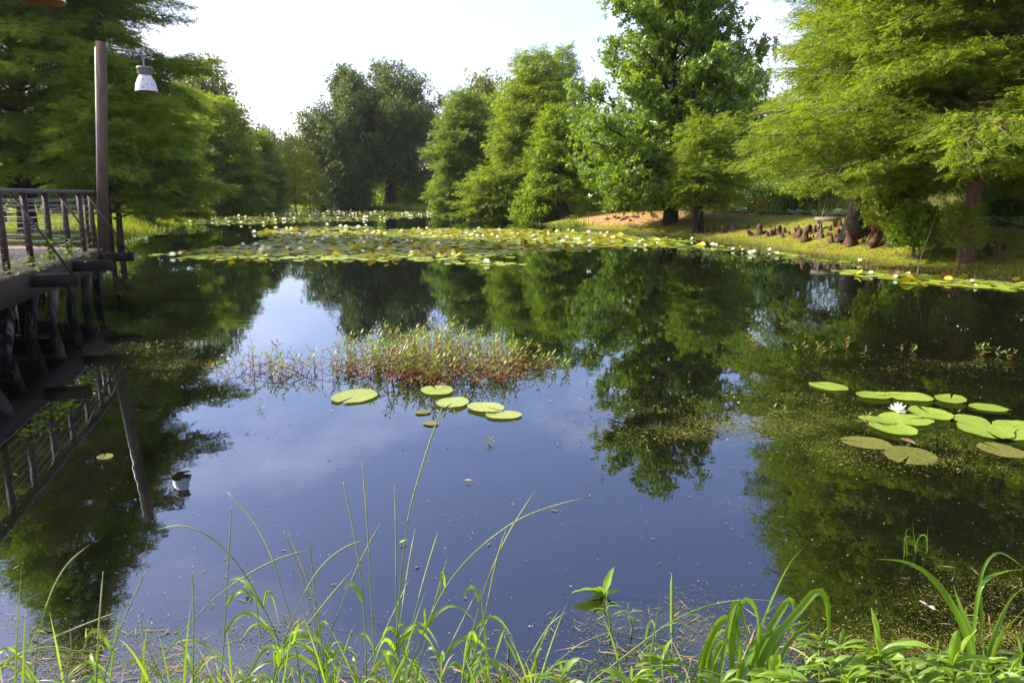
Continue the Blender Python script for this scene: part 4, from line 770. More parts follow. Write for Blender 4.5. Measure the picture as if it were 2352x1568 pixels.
def stamen_mesh():
    mb = MB(); r = np.random.default_rng(3)
    for i in range(22):
        a = r.uniform(0, 6.28); q = r.uniform(.01, .09); mb.tube([(q*.5*cos(a), q*.5*sin(a), .02), (q*cos(a), q*sin(a), .16+r.uniform(0, .05))], [.010, .006], 4)
    return mb.mesh('stamens', M['stamen'])
FL = [flower_mesh(i) for i in range(3)]; FLL = [flower_mesh(10+i, hi=False) for i in range(3)]; ST = stamen_mesh()
def flower(loc, s, rz, label, group=None, parts=True, tilt=(0, 0), k=0):
    if parts:
        o = empty('water_lily_flower', loc, rz); o.scale = (s, s, s); o.rotation_euler = (*tilt, rz)
        for nm, me in (('petals', FL[k % 3]), ('stamens', ST)): c = bpy.data.objects.new(nm, me); C.objects.link(c); c.parent = o
    else: o = put(FLL[k % 3], 'water_lily_flower', loc, s, rz, tilt)
    tag(o, label, 'water lily', group); return o
q = onz(2061, 950); flower((q[0], q[1], .015), .205, .3, 'open white water lily alone among the right hand pads, nearest to the viewer')
for i, (px, py, w, lb) in enumerate([(2000, 632, 22, 'white lily at the left end of the strip by the right bank'), (2056, 641, 20, 'white lily second from the left in the right bank strip'), (2085, 636, 22, 'tallest white lily in the right bank strip'), (2176, 644, 18, 'white lily in the middle of the right bank strip'), (2232, 650, 16, 'small white lily in the right bank strip'), (2240, 660, 14, 'half closed lily at the lower edge of the right bank strip'),
                              (1116, 606, 26, 'white lily on its own before the front edge of the large mat'), (1313, 572, 22, 'large white lily at the right front of the large mat'), (395, 590, 24, 'white lily at the left tip of the large mat'), (600, 580, 24, 'large white lily near the left front of the mat'), (1683, 576, 15, 'white lily left of the pair near the right shore'), (1705, 577, 11, 'small right one of the pair of lilies near the right shore')]):
    q = onz(px, py); zc = q[1]*CP+CAMZ*SP; flower((q[0], q[1], .03), w/FPX*zc*.95, i*1.3, lb, 'white water lilies that stand out', True, (rp.normal()*.15, rp.normal()*.15), i)
fp = np.concatenate([fill(MATP, 200, rp, .1, .3)[:95], fill(RIGHT2, 60, rp, 0, .2)[:8]]); ff = np.concatenate([fill(FAR1, 420, rp, .25, .8)[:95], fill(FAR2, 40, rp, .2, .4)[:10]])
for i, q in enumerate(fp): flower((q[0], q[1], .04), rp.uniform(.19, .30), rp.uniform(0, 6), 'white water lily blooming among the pads of the large mat', 'white water lilies in the large mat', True, (rp.normal()*.2, rp.normal()*.2), i)
for i, q in enumerate(ff): flower((q[0], q[1], .05), rp.uniform(.26, .44), rp.uniform(0, 6), 'white water lily dot far across the pond', 'distant white water lilies', False, (rp.normal()*.2, rp.normal()*.2), i)
# ---------------------------------------------------------------- red stemmed weeds in the middle of the pond
def weed_stem(mb, o, H, r, lean, L=.075, fallen=False, n=None):
    a = r.uniform(0, 6.28); t = np.linspace(0, 1, 6); lx, ly = cos(a)*lean*H, sin(a)*lean*H
    P = np.stack([o[0]+lx*t+.02*np.sin(6*t+a), o[1]+ly*t, o[2]+H*(t if not fallen else .18*np.sin(t*3))-.03*(1-t)], 1)
    V, Q, T = tube(P, (.0034+.003*min(H, .4))*(1-.5*t), 4, False); mb.add(V, Q, m=0)
    n = n or max(4, int(H/.05))
    for j in range(n):
        s = .36+.64*j/(n-1); k = s*5; i0 = int(min(4, k)); b = P[i0]+(P[i0+1]-P[i0])*(k-i0); a2 = a+j*pi/2*1.05
        for sg in (0, pi):
            q = a2+sg; up = .35+.9*(j == n-1)+r.uniform(-.3, .4); d = np.array((cos(q), sin(q), up)); LL = L*r.uniform(.6, 1.15)*(1 if s < .9 else .75)
            if r.random() < .12 and s < .7: continue
            mb.add(quadleaf(LL, LL*.27, b, d, (-sin(q), cos(q), r.uniform(-.3, .3))), [(0, 1, 2, 3)], m=1)
rw = np.random.default_rng(9); mb = MB()
WP = [(480, 858), (560, 842), (700, 842), (780, 815), (900, 800), (1060, 802), (1180, 815), (1270, 842), (1240, 866), (1150, 882), (1000, 884), (860, 872), (740, 868), (600, 872), (490, 872)]
w = wpoly(WP); xs, ys = zip(*w); n_ = 0
while n_ < 390:
    q = (rw.uniform(min(xs), max(xs)), rw.uniform(min(ys), max(ys)))
    if not inpoly([q], w)[0]: continue
    px, py = proj((q[0], q[1], 0)); core = np.exp(-((px-985)/190)**2)+.42*np.exp(-((px-640)/80)**2); 
    if rw.random() > .14+.9*core: continue
    n_ += 1; weed_stem(mb, (q[0], q[1], 0), rw.uniform(.10, .24)+.17*min(1, core)*rw.uniform(.2, 1.15), rw, rw.uniform(.05, .6), rw.uniform(.07, .115))
    if rw.random() < .6: weed_stem(mb, (q[0], q[1], .03), rw.uniform(.25, .5), rw, 1.0, .06, True, 3)
tag(mb.build('water_weed', [M['redstem'], M['weedleaf']]), 'dense patch of red stemmed leafy weeds standing in the middle of the pond', 'water weeds', kind='stuff')
SPR = []
for i in range(5):
    mb = MB(); r = np.random.default_rng(200+i); 
    for j in range(1+i % 3): weed_stem(mb, (r.normal()*.03, r.normal()*.03, 0), .06+.012*i, r, r.uniform(.1, .4), .085, False, 4)
    SPR.append(mb.mesh('weed_sprig', [M['redstem'], M['weedleaf']]))
for i, (px, py, s, lb) in enumerate([(598, 938, 1.0, 'single weed sprig with its reflection left of the pale pad'), (1250, 842, 1.5, 'weed sprig standing apart at the right end of the red weeds'), (1290, 850, 1.3, 'last weed sprig right of the red weeds'), (500, 862, 1.3, 'weed sprig at the left end of the red weeds'), (1720, 795, 1.3, 0), (1740, 797, 1.1, 0), (1835, 806, 1.2, 0), (1880, 808, 1.0, 0), (1908, 806, 1.0, 0), (1950, 800, 1.0, 0), (1988, 812, 1.0, 0), (2085, 806, 1.1, 0), (2258, 815, 1.3, 0), (2290, 820, 1.0, 0), (2315, 826, 1.0, 0),
                                   (1985, 972, 1.1, 'weed sprig in front of the small pad left of the white lily'), (1895, 930, .9, 'weed sprig in the algae left of the pads'), (1790, 955, .9, 'dark weed sprig in the algae mat'), (640, 808, 1.2, 0), (430, 812, 1.0, 0), (455, 800, 1.0, 0), (350, 800, 1., 0), (1125, 1020, .5, 0), (576, 1352, .55, 'floating weed tip in the near water left of the stalks')]):
    q = onz(px, py); o = put(SPR[i % 5], 'weed_sprig', (q[0], q[1], 0), s, i*1.7); tag(o, lb or ('small weed sprig in the row along the dark water on the right' if px > 1700 else 'small weed sprig in open water left of the red weeds' if px < 700 else 'tiny dark weed sprig in the open blue water'), 'weed sprig', 'weed sprigs standing in the pond')
# ---------------------------------------------------------------- floating specks, algae, debris
def flakes(name, P, s, mat, rng, label, z=(.003, .008), asp=(.3, 1.0)):
    n = len(P); a = rng.uniform(0, 6.28, n); S = s*np.exp(rng.normal(size=n)*.45); B = rng.uniform(*asp, n)*S; c, s_ = np.cos(a), np.sin(a); Zz = rng.uniform(*z, n); V = np.zeros((n, 4, 3))
    for k, (u_, v_) in enumerate(((-1, 0), (0, -1), (1, 0), (0, 1))):
        V[:, k, 0] = P[:, 0]+u_*S*c-v_*B*s_; V[:, k, 1] = P[:, 1]+u_*S*s_+v_*B*c; V[:, k, 2] = Zz+(.25*S*u_*rng.normal(size=n) if z[0] > 0 else 0)
    V[:, :, 2] = np.where(z[0] > 0, np.maximum(V[:, :, 2], .002), V[:, :, 2])
    mb = MB(); mb.add(V.reshape(-1, 3), (np.arange(n)[:, None]*4+np.arange(4)[None])); tag(mb.build(name, mat), label, name.replace('_', ' '), kind='stuff')
rf = np.random.default_rng(31)
n = 3600; yy = 2.7*np.exp(rf.uniform(0, 1, n)*math.log(24/2.7)); P = np.column_stack([rf.uniform(-.78, .78, n)*(yy+.6), yy]); P = P[(sdist(P) < -.15) & (wob(P[:, 0]*.8, P[:, 1]*.9) > -.55)]
flakes('pollen_specks', P, .0019, M['duck'], rf, 'tiny pale specks floating on the open water', asp=(.5, 1))
n = 1100; yy = 6.5*np.exp(rf.uniform(0, 1, n)*math.log(26/6.5)); P = np.column_stack([rf.uniform(-.78, .78, n)*(yy+.6), yy]); P = P[(sdist(P) < -.3) & (wob(P[:, 0]*.5, P[:, 1]*.4) > -.3)]
flakes('pollen_specks', P, .0075, M['duck'], rf, 'pale clots of pollen floating on the farther water', asp=(.5, 1))
def blob(px, py, rx, ry, n):
    q = onz(px, py); e = onz(px+rx, py); f = onz(px, py-ry); g = rf.normal(size=(n, 2))*.55; P = q[:2]+g[:, :1]*(e-q)[:2]+g[:, 1:]*(f-q)[:2]
    P += .06*np.column_stack([np.sin(P[:, 1]*9), np.sin(P[:, 0]*7)]); P = P[wob(P[:, 0]*3.2, P[:, 1]*4.2) > rf.uniform(-.6, .5, len(P))]; return P[sdist(P) < -.02]
BL = [(1480, 960, 190, 36, 5200), (1640, 985, 170, 36, 6000), (1830, 955, 190, 60, 7000), (1930, 1010, 160, 40, 4500), (2180, 1055, 190, 26, 3300), (2100, 1000, 180, 40, 2400), (2060, 870, 300, 50, 2600), (2200, 832, 200, 14, 1500), (1780, 905, 130, 30, 900),
      (300, 800, 170, 22, 4200), (230, 745, 90, 10, 900), (430, 840, 110, 28, 4500), (420, 775, 130, 25, 900), (700, 990, 300, 40, 350), (1150, 1000, 260, 30, 300), (900, 960, 240, 26, 260),
      (60, 1490, 130, 60, 2600), (250, 1460, 140, 45, 1100), (600, 1420, 150, 60, 2600), (400, 1540, 300, 50, 2200), (1050, 1560, 500, 40, 2200), (1470, 1480, 170, 70, 2600), (1600, 1420, 120, 60, 700), (2080, 1470, 240, 70, 3800), (2250, 1360, 150, 60, 1500), (2300, 1500, 120, 70, 2400), (1780, 1500, 250, 50, 1600)]
flakes('algae_flakes', np.concatenate([blob(*b_) for b_ in BL[:14]]), .0048, M['algae'], rf, 'olive and yellow algae flakes drifting in broken mats', asp=(.25, .8))
flakes('algae_flakes', np.concatenate([blob(*b_[:4], int(b_[4]*3.2)) for b_ in BL[14:]]), .0021, M['algae'], rf, 'fine duckweed and algae crumbs on the near shallows', asp=(.3, .9))
flakes('straw_bits', np.concatenate([blob(*b_[:4], int(b_[4]*(.12 if b_[0] < 1900 else .05))) for b_ in BL[14:]]), .022, M['straw'], rf, 'straw bits floating in the near shallows', asp=(.03, .07))
flakes('submerged_weed', np.concatenate([blob(b_[0], b_[1], b_[2]*1.25, b_[3]*1.3, int(b_[4]*1.3)) for b_ in BL]), .016, M['subweed'], rf, 'murky weed just under the surface', z=(-.07, -.012), asp=(.05, .3))
P = np.concatenate([fill([(1500, 552), (1750, 575), (1990, 612), (1700, 600), (1500, 580)], 2500, rf, .5, .2)]); flakes('water_starwort', P, .03, M['weedleaf'], rf, 'small floating leaves off the right bank', asp=(.4, .9))
P = rf.uniform(0, 1, (420, 2)); yy = 2.6*np.exp(P[:, 0]*math.log(12/2.6)); P = np.column_stack([(P[:, 1]-.5)*1.5*(yy+.6), yy]); P = P[sdist(P) < -.1]; flakes('floating_debris', P, .011, M['debris'], rf, 'brown bits of straw and leaf on the water', asp=(.08, .4))
for i, (px, py, mt, lb, s) in enumerate([(1076, 1108, 'pad_yel', 'yellow fallen leaf floating in the open blue water', .032), (926, 1249, 'pad', 'small green leaf floating beside the tall stalk', .03), (2085, 1018, 'debris', 'reddish brown dead leaf lying on the sunken pad', .09)]):
    q = onz(px, py); V = [(0, -1, 0), (.35, -.3, .12), (.3, .4, .1), (0, 1, .02), (-.3, .4, .1), (-.35, -.3, .12), (0, 0, .0)]
    o = MB().add(np.array(V)*s, [(0, 1, 2, 6), (6, 2, 3, 4), (0, 6, 4, 5)]).build('floating_leaf', M[mt], loc=(q[0], q[1], .018)); o.rotation_euler = (0, 0, 1.4+i); tag(o, lb, 'floating leaf')
# ---------------------------------------------------------------- foreground grasses and plants
def smooth_path(P, n=22):
    P = np.asarray(P, float); d = np.r_[0, np.cumsum(np.linalg.norm(np.diff(P, axis=0), axis=1))]; t = np.linspace(0, d[-1], n); Qp = np.column_stack([np.interp(t, d, P[:, k]) for k in range(3)])
    for _ in range(2): Qp[1:-1] = Qp[1:-1]*.5+(Qp[:-2]+Qp[2:])*.25
    return Qp
def ribbon(P, w, rng, twist=0.0, fold=.18, facing=None):
    P = np.asarray(P); n = len(P); d = np.gradient(P, axis=0); d /= np.linalg.norm(d, axis=1)[:, None]+1e-9; f = np.array(facing if facing is not None else (rng.normal()*.6, -1, rng.normal()*.3)); s = np.cross(d, f); s /= np.linalg.norm(s, axis=1)[:, None]+1e-9; nn = np.cross(s, d)
    a = twist*np.linspace(0, 1, n)+rng.uniform(-.3, .3); s2 = s*np.cos(a)[:, None]+nn*np.sin(a)[:, None]; n2 = np.cross(s2, d); w = np.broadcast_to(w, (n,))
    V = np.stack([P-s2*w[:, None]/2+n2*w[:, None]*fold, P, P+s2*w[:, None]/2+n2*w[:, None]*fold], 1).reshape(-1, 3); i = np.arange(n-1)[:, None]*3
    return V, np.concatenate([i+np.array([[0, 1, 4, 3]]), i+np.array([[1, 2, 5, 4]])])
def leaf_blade(o, d, L, w, rng, droop=1.0):
    t = np.linspace(0, 1, 12); d = np.asarray(d)/np.linalg.norm(d); h = np.array((d[0], d[1], 0)); P = o+d*L*t[:, None]; P[:, 2] -= droop*L*.75*t**2.4; P += h*(.12*L*t**2)[:, None]
    ww = w*np.minimum(1, t*6+.35)*np.clip((1-t)*2.2, .03, 1)
    return ribbon(P, ww, rng, rng.uniform(-.8, .8), .15, (-d[1]+.3, d[0]-.8, .5))
STALKS = [([(78, 1564), (88, 1458), (107, 1384), (133, 1324), (160, 1284), (208, 1249)], 'arching stalk, the tallest at the far left'), ([(-30, 1545), (83, 1481), (190, 1434), (287, 1398)], 'long slanting stalk rising from the left edge'), ([(-20, 1535), (43, 1501), (117, 1491), (220, 1496)], 'low flat arching stalk at the left edge'),
    ([(220, 1564), (224, 1480), (230, 1398), (237, 1311)], 'upright stalk left of the slanted one'), ([(236, 1564), (255, 1500), (290, 1408), (336, 1309)], 'slanted stalk with a drooping dark leaf on the left'), ([(443, 1564), (445, 1431), (442, 1311)], 'thin straight upright stalk on its own, left part'),
    ([(505, 1564), (513, 1500), (522, 1331), (532, 1161)], 'tall straight stalk left of the big arch'), ([(655, 1564), (640, 1464), (567, 1321), (520, 1261), (467, 1218), (420, 1203), (390, 1204), (363, 1216)], 'widest arching stalk bowing to the left'), ([(690, 1564), (670, 1424), (643, 1338), (623, 1271), (600, 1224), (573, 1181), (522, 1129)], 'stalk curving up to the left with a fine seed head'),
    ([(330, 1564), (357, 1528), (433, 1434), (500, 1364), (600, 1298), (667, 1271), (723, 1260)], 'long diagonal stalk crossing the arches'), ([(745, 1564), (732, 1474), (700, 1344), (651, 1218)], 'dark tipped stalk leaning left'), ([(748, 1564), (728, 1386), (664, 1222)], 'dark stalk leaning left beside the dark tipped one'),
    ([(907, 1564), (907, 1526), (921, 1316), (937, 1180), (985, 1019), (1018, 928)], 'tallest stalk, its tip touching the pale pads'), ([(865, 1564), (856, 1439), (850, 1317), (842, 1176), (832, 1059)], 'tall pale tipped stalk left of the tallest'), ([(842, 1564), (840, 1474), (833, 1351), (812, 1215), (788, 1105)], 'pale tipped stalk leaning left of the tall pair'),
    ([(917, 1564), (917, 1509), (909, 1369), (910, 1257), (907, 1115)], 'straight stalk just left of the tallest'), ([(905, 1564), (917, 1439), (928, 1369), (935, 1316), (954, 1213)], 'pale stalk right of the tallest'), ([(722, 1564), (742, 1509), (777, 1404), (823, 1295), (875, 1197)], 'stalk slanting right across the tall pair'),
    ([(1060, 1564), (1078, 1474), (1117, 1334), (1166, 1225), (1229, 1126)], 'stalk slanting right with its tip the highest on the right'), ([(930, 1564), (977, 1439), (1022, 1344), (1082, 1271), (1187, 1190), (1274, 1159), (1355, 1140)], 'longest stalk arching far to the right'), ([(1070, 1564), (1082, 1526), (1117, 1397), (1141, 1281), (1162, 1215)], 'stalk with two drooping leaves right of centre'),
    ([(930, 1564), (949, 1421), (977, 1316), (1007, 1218)], 'stalk with a hooked leaf at the tip in the middle'), ([(955, 1564), (963, 1526), (998, 1386), (1026, 1287)], 'shorter stalk beside the hooked one'), ([(1075, 1564), (1103, 1456), (1127, 1407)], 'short slanting stalk below the right hand arch'),
    ([(630, 1564), (641, 1526), (690, 1456), (749, 1379), (809, 1309)], 'slanting stalk between the arches and the tall pair'), ([(735, 1564), (728, 1439), (721, 1334), (707, 1231)], 'thin speckled stalk left of the tall pair'), ([(625, 1564), (640, 1500), (686, 1386), (732, 1302), (784, 1257), (842, 1236)], 'stalk bending right in front of the tall pair'),
    ([(1330, 1580), (1361, 1563), (1454, 1491), (1545, 1421), (1627, 1387), (1691, 1377), (1761, 1376), (1814, 1389), (1841, 1400)], 'long low arch reaching into the strap leaved clump'), ([(1340, 1580), (1414, 1547), (1494, 1528), (1561, 1527), (1627, 1539), (1686, 1560)], 'lowest flat arch above the bottom edge'), ([(1235, 1564), (1254, 1541), (1331, 1477), (1411, 1447)], 'short arch under the leafy water plant'),
    ([(1543, 1580), (1543, 1450), (1543, 1315)], 'foxtail stalk with a thick upright seed head'), ([(1180, 1570), (1215, 1510), (1262, 1432), (1300, 1405)], 'pale stalk below the leafy water plant'), ([(375, 1564), (330, 1470), (318, 1410)], 'dark drooping stalk near the left slanted one'), ([(820, 1564), (870, 1480), (940, 1330)], 'short stalk crossing the base of the tallest'), ([(1000, 1570), (1030, 1490), (1095, 1360)], 'thin stalk between the hooked one and the right slanted one'),
    ([(560, 1570), (600, 1480), (585, 1360)], 'short stalk left of the curved seed head stalk'), ([(150, 1570), (165, 1490), (160, 1440)], 'short stalk at the far left bottom')]
rs = np.random.default_rng(12)
for i, (pp, lb) in enumerate(STALKS):
    Y0 = rs.uniform(2.36, 2.62); Yd = rs.uniform(-.02, .28); n = len(pp); P = np.array([aty(px, py, Y0+Yd*(k/(n-1))) for k, (px, py) in enumerate(pp)]); base = P[0].copy(); base[2] = gz1(base[0], base[1])-.02
    if P[0][2]-base[2] > .04: P = np.vstack([base, P])
    P = smooth_path(P, 26); o = empty('grass_stalk', P[0]); tag(o, lb, 'grass stalk', 'grass stalks on the near shore'); Q_ = P-P[0]; t = np.linspace(0, 1, 26); fox = 'foxtail' in lb
    MB().tube(Q_, .0034*(1-.6*t), 6).build('stem', M['stalk'], o, True)
    s0 = 17 if not fox else 16; sd_ = smooth_path(Q_[s0:], 40); tt = np.linspace(0, 1, 40); MB().tube(sd_, ((.0024 if not fox else .0075)+(.0011 if not fox else .001)*(np.arange(40) % 2))*np.clip((1-tt)*5, .25, 1), 5).build('seed_head', M['seed'] if not fox else M['stalk'], o)
    for k in range(rs.integers(3, 7)):
        j = int(rs.uniform(2, 15)); d = Q_[j+1]-Q_[j]; d = d/np.linalg.norm(d)*.9+np.array((rs.choice((-1, 1))*rs.uniform(.25, .7), rs.normal()*.3, .25)); V, Qd = leaf_blade(Q_[j], d, rs.uniform(.16, .34), rs.uniform(.009, .015), rs, rs.uniform(.9, 1.7)); MB().add(V, Qd).build('leaf', M['blade'], o, True)
# low tangled grass along the near shore
mb = MB(); rl = np.random.default_rng(14)
for i in range(640):
    x_ = rl.uniform(-2.1, .9) if rl.random() < .72 else rl.uniform(.6, 2.3); y_ = rl.uniform(2.15, 2.52); o = np.array((x_, y_, max(gz1(x_, y_), -.03)-.01)); a = rl.uniform(0, 6.28); d = np.array((cos(a)*.55, sin(a)*.4, rl.uniform(.6, 1.3))); V, Qd = leaf_blade(o, d, rl.uniform(.18, .5), rl.uniform(.0045, .0095), rl, rl.uniform(.5, 1.5)); mb.add(V, Qd)
for i in range(70):
    x_ = rl.uniform(-2.0, .7); y_ = rl.uniform(2.15, 2.5); o = np.array((x_, y_, max(gz1(x_, y_), -.03)-.01)); a = rl.uniform(0, 6.28); d = np.array((cos(a)*.22, sin(a)*.15, 1)); V, Qd = leaf_blade(o, d, rl.uniform(.4, .78), rl.uniform(.006, .010), rl, rl.uniform(.1, .55)); mb.add(V, Qd)
tag(mb.build('shore_grass', M['blade'], smooth=True), 'tangled green grass along the near shore', 'grass', kind='stuff')
mb = MB()
for i in range(130):
    x_ = rl.uniform(-2.1, 1.3); y_ = rl.uniform(2.15, 2.75); o = np.array((x_, y_, max(gz1(x_, y_), .0)+.01)); a = rl.uniform(0, 6.28); d = np.array((cos(a), sin(a)*.6, rl.uniform(.05, .7))); V, Qd = leaf_blade(o, d, rl.uniform(.12, .36), rl.uniform(.003, .007), rl, rl.uniform(.2, 1.2)); mb.add(V, Qd)
tag(mb.build('dry_straw', M['straw'], smooth=True), 'dead straw tangled in the near shore grass', 'straw', kind='stuff')
# strap leaved clumps
def strap(name, label, blades, group=None, Y=(2.52, 2.66), w=.025, extra=0):
    o = None; r = np.random.default_rng(len(label))
    for k, pp in enumerate(blades):
        Y0 = r.uniform(*Y); Yd = r.uniform(-.05, .12); n = len(pp); P = np.array([aty(px, py, Y0+Yd*(j/(n-1))) for j, (px, py) in enumerate(pp)]); b = P[0].copy(); b[2] = min(gz1(b[0], b[1]), P[0][2])-.04; P = np.vstack([b, P]); P = smooth_path(P, 22)
        if o is None: o = empty(name, P[0]); tag(o, label, 'strap leaved plant', group); org = P[0].copy()
        t = np.linspace(0, 1, 22); V, Q = ribbon(P-org, w*r.uniform(.75, 1.15)*np.clip((1-t)*3.6, .04, 1)*np.clip(.6+t, .5, 1), r, r.uniform(-.5, .5), .22); MB().add(V, Q).build('leaf_blade', M['strap'], o, True)
strap('sedge_clump', 'bright strap leaved clump with one very tall blade, right of centre', [[(1700, 1568), (1725, 1509), (1765, 1384), (1805, 1304), (1832, 1261), (1850, 1254)], [(1740, 1568), (1746, 1509), (1805, 1429), (1837, 1403), (1874, 1341), (1885, 1337), (1898, 1363), (1906, 1429), (1896, 1509)], [(1760, 1568), (1765, 1501), (1778, 1443), (1794, 1427), (1826, 1451), (1858, 1504)],
    [(1609, 1563), (1614, 1496), (1654, 1416), (1673, 1397), (1691, 1429), (1705, 1536)], [(1680, 1568), (1680, 1470), (1691, 1405), (1707, 1365), (1718, 1360), (1734, 1389), (1745, 1430), (1735, 1480)], [(1722, 1568), (1745, 1483), (1819, 1357), (1825, 1379), (1825, 1443)], [(1627, 1568), (1625, 1483), (1662, 1432), (1681, 1456), (1702, 1536)],
    [(1650, 1568), (1672, 1450), (1690, 1360), (1700, 1385), (1725, 1500)], [(1690, 1568), (1700, 1490), (1690, 1405), (1683, 1390)], [(1730, 1568), (1740, 1450), (1765, 1395), (1790, 1385)], [(1770, 1568), (1810, 1470), (1870, 1420)], [(1700, 1568), (1730, 1470), (1790, 1440), (1860, 1425)], [(1640, 1568), (1640, 1500), (1660, 1460), (1690, 1530)], [(1720, 1568), (1742, 1500), (1742, 1420)], [(1755, 1568), (1772, 1500), (1800, 1450), (1815, 1430)]], 'strap leaved plants at the lower right')
strap('sedge_clump', 'strap leaved plant at the right edge with wide bowed blades', [[(2256, 1568), (2272, 1483), (2298, 1416), (2325, 1363), (2360, 1345)], [(2262, 1568), (2279, 1490), (2298, 1452), (2352, 1400)], [(2255, 1568), (2258, 1500), (2256, 1448)], [(2240, 1568), (2237, 1531), (2224, 1464), (2205, 1416), (2178, 1368), (2138, 1317), (2098, 1291), (2050, 1281), (2010, 1284)], [(2235, 1568), (2230, 1460), (2205, 1390), (2190, 1345)]], 'strap leaved plants at the lower right')
strap('sedge_clump', 'looping blades rising from the water at the right edge', [[(2258, 1413), (2246, 1349), (2256, 1304), (2280, 1264), (2288, 1259), (2312, 1272), (2360, 1310)], [(2250, 1340), (2274, 1321), (2312, 1308), (2360, 1306)]], 'strap leaved plants at the lower right', (2.95, 3.0), .015)
strap('sedge_clump', 'small fine bladed tuft standing alone in the dark water at right', [[(2104, 1284), (2099, 1230), (2095, 1190)], [(2085, 1268), (2078, 1225), (2085, 1203), (2095, 1210), (2098, 1228)], [(2104, 1284), (2103, 1240), (2115, 1222), (2128, 1222), (2129, 1245), (2127, 1284)], [(2127, 1286), (2130, 1240), (2130, 1205)], [(2078, 1258), (2073, 1240), (2080, 1226), (2097, 1235)]], 'strap leaved plants at the lower right', (3.75, 3.8), .010)
# broad leaved plants
def broadleaf(mb, o, d, L, w, rng, droop=.6, wave=.05):
    n = 11; t = np.linspace(0, 1, n); d = np.asarray(d, float)/np.linalg.norm(d); P = o+d*L*t[:, None]; P[:, 2] -= droop*L*.55*t**2
    dd = np.gradient(P, axis=0); dd /= np.linalg.norm(dd, axis=1)[:, None]; h = np.cross(d, (0, 0, 1)); h /= np.linalg.norm(h)+1e-9; rl_ = rng.uniform(-.7, .7); h = h*cos(rl_)+np.cross(d, h)*sin(rl_); nn = np.cross(h, dd); ww = w*1.9*np.clip(t, .01, 1)**.62*(1-t)**.85+.0015; V = []
    for k in (-1, -.5, 0, .5, 1): V.append(P+h*(k*ww/2)[:, None]+nn*(abs(k)**1.3*ww*.20+wave*w*np.sin(t*13+k*5+L*90)*abs(k))[:, None])
    V = np.stack(V, 1).reshape(-1, 3); i = np.arange(n-1)[:, None]*5; Q = np.concatenate([i+np.array([[j, j+1, j+6, j+5]]) for j in range(4)]); mb.add(V, Q)
def plant(px, py, Y, label, leaves, mat='broad', group='broad leaved water plants at the near shore', w=.045, seed=0, basez=None, cat='water plant'):
    """crown of leaves at a picture point Y metres ahead; leaves: (image angle in degrees, length in m, towards the viewer share)"""
    r = np.random.default_rng(seed+int(px)); c = aty(px, py, Y); bz = (gz1(c[0], Y) if basez is None else basez); o = empty('water_plant', (c[0], Y, bz)); tag(o, label, cat, group); H = c[2]-bz
    t = np.linspace(0, 1, 6); MB().tube(np.stack([.02*np.sin(3*t), t*0, H*t-.03], 1), .0065*(1-.4*t), 6).build('stem', M['stalk'], o, True)
    for k, (an, L, fr) in enumerate(leaves):
        mb = MB(); a = R(an); broadleaf(mb, np.array((0, 0, H-.012*(k % 4))), (cos(a), -fr, sin(a)*.95+.25), L, w*r.uniform(.85, 1.15)*min(1.25, L/.14), r, .75 if an < 65 or an > 115 else .25); mb.build('leaf', M[mat], o, True)
plant(2018, 1503, 2.5, 'big leafed plant with an upright pointed top leaf, lower right', [(106, .25, .1), (150, .27, .2), (165, .24, .5), (55, .20, .3), (35, .25, .3), (20, .24, -.2), (130, .18, .6), (62, .17, .6), (200, .14, .6), (-15, .15, .6)], seed=1)
plant(2186, 1524, 2.44, 'big leafed plant next to the strap leaved plant at right', [(95, .19, .2), (68, .20, .1), (135, .22, .3), (155, .28, .1), (35, .18, .4), (15, .12, .3), (185, .16, .6), (120, .14, .5)], seed=2)
plant(1772, 1545, 2.44, 'broad plant with one tall oval leaf inside the strap leaved clump', [(92, .15, .5), (150, .14, .3), (30, .16, .4), (170, .15, .5), (10, .13, .4)], seed=3, w=.055)
plant(1520, 1515, 2.52, 'broad plant behind the foxtail stalk at the bottom', [(150, .13, .2), (75, .14, .2), (60, .12, .5), (40, .13, .0), (165, .13, .4), (15, .13, .4), (180, .10, .5), (-5, .09, .4)], seed=4)
plant(1385, 1362, 3.36, 'solitary leafy plant in open water with its dark mirror image', [(160, .19, .2), (172, .10, .5), (72, .20, .0), (50, .15, .2), (120, .13, .5), (140, .11, .3)], seed=5, basez=-.02)
plant(1393, 1388, 3.02, 'small pale sprig in front of the solitary leafy plant', [(95, .06, .2), (20, .08, .2), (165, .09, .2), (150, .07, .5), (40, .07, .4)], seed=6, basez=-.02, w=.018)
plant(1443, 1402, 3.05, 'leafy sprig with stacked leaves right of the solitary plant', [(95, .06, .2), (25, .09, .2), (160, .07, .3), (10, .07, .5), (175, .08, .3), (140, .07, .5), (-20, .07, .5)], seed=7, basez=-.02, w=.02)
plant(1158, 1445, 2.85, 'dark curled weed standing in the shallows at bottom centre', [(95, .05, .2), (150, .06, .2), (30, .05, .3), (-60, .10, .3), (-110, .10, .3)], seed=8, basez=-.02, w=.02)
plant(2216, 1410, 2.9, 'small star topped sprig beside the long bowed blade', [(95, .05, .2), (25, .06, .2), (155, .06, .2), (0, .06, .4), (180, .06, .4)], seed=9, basez=-.02, w=.016)
plant(2330, 1535, 2.42, 'narrow leaved plant in the lower right corner', [(85, .10, .3), (150, .12, .2), (30, .13, .2), (170, .12, .5), (15, .12, .5), (120, .10, .5)], seed=10, w=.03)
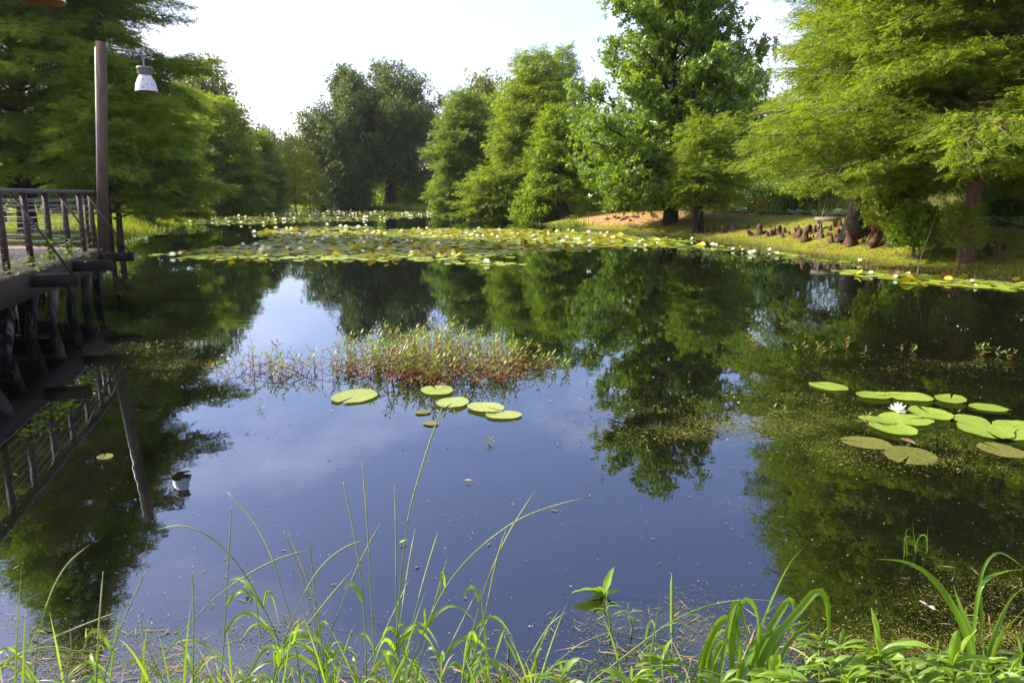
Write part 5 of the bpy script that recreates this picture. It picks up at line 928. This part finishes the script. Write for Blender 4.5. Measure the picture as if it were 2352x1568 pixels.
for i, (px, py, Y) in enumerate([(1850, 1530, 2.45), (1905, 1535, 2.42), (1955, 1520, 2.5), (1945, 1556, 2.36), (2070, 1552, 2.37), (2100, 1556, 2.36), (2130, 1556, 2.36), (2150, 1500, 2.56), (2230, 1550, 2.36), (2275, 1552, 2.38), (1930, 1480, 2.62), (1880, 1470, 2.62), (1450, 1560, 2.38), (1290, 1550, 2.42), (2010, 1500, 2.58), (1820, 1560, 2.36), (2190, 1560, 2.34), (1655, 1568, 2.35), (2255, 1520, 2.5), (2310, 1560, 2.35), (2345, 1500, 2.55)]):
    r = np.random.default_rng(300+i); lv = [(r.uniform(60, 120), r.uniform(.06, .1), r.uniform(-.1, .4))]+[(r.choice((1, -1))*0+r.choice((20, 35, 50, 130, 150, 165))+r.uniform(-12, 12), r.uniform(.10, .17), r.uniform(-.2, .7)) for _ in range(7)]
    plant(px, py, Y, 'small leafy weed in the tangle along the bottom right' if px > 1700 else 'small leafy weed at the bottom edge right of the grass stalks', lv, 'broad2' if i % 3 else 'broad', 'small leafy weeds at the near shore', .030, 20+i, cat='weed')
# dragonfly on a strap leaf
q = aty(2128, 1391, 2.66); df_ = empty('dragonfly', q, R(20)); tag(df_, 'small dragonfly perched on a strap leaf, wings spread', 'dragonfly')
mb = MB(); t = np.linspace(0, 1, 14); mb.tube(np.stack([.046*t-.012, -.012*t, -.012*t+.002], 1), np.array([.002, .0035, .0028, .0042, .0045, .004, .0024, .0022, .0022, .0022, .0021, .002, .0018, .0008]), 8); bo = mb.build('body', M['timber'], df_, True)
MB().tube(np.stack([.030*t[:8]+.016, -.0078*t[:8]-.0044, -.0078*t[:8]-.001], 1), .0027, 8).build('tail', M['petal'], bo, True)
for sx, yy in ((.0, 1), (.0, -1), (.006, 1), (.006, -1)):
    MB().add(np.array([(sx, 0, .003), (sx-.004, yy*.014, .005), (sx-.003, yy*.034, .004), (sx+.003, yy*.036, .004), (sx+.005, yy*.016, .005)]), [(0, 1, 2, 3)], [(0, 3, 4)]).build('wing', M['twig'], df_)
# haze: thin summer air round the pond
m, nt, out = newmat('haze'); pv = N(nt, 'ShaderNodeVolumePrincipled'); pv.inputs['Color'].default_value = (.92, .94, .97, 1); pv.inputs['Density'].default_value = .00012; pv.inputs['Anisotropy'].default_value = .3
nt.links.new(pv.outputs[0], out.inputs['Volume'])
mb = MB(); mb.box((0, 640, 22), (2200, 1700, 50)); tag(mb.build('haze', m), kind='stuff')
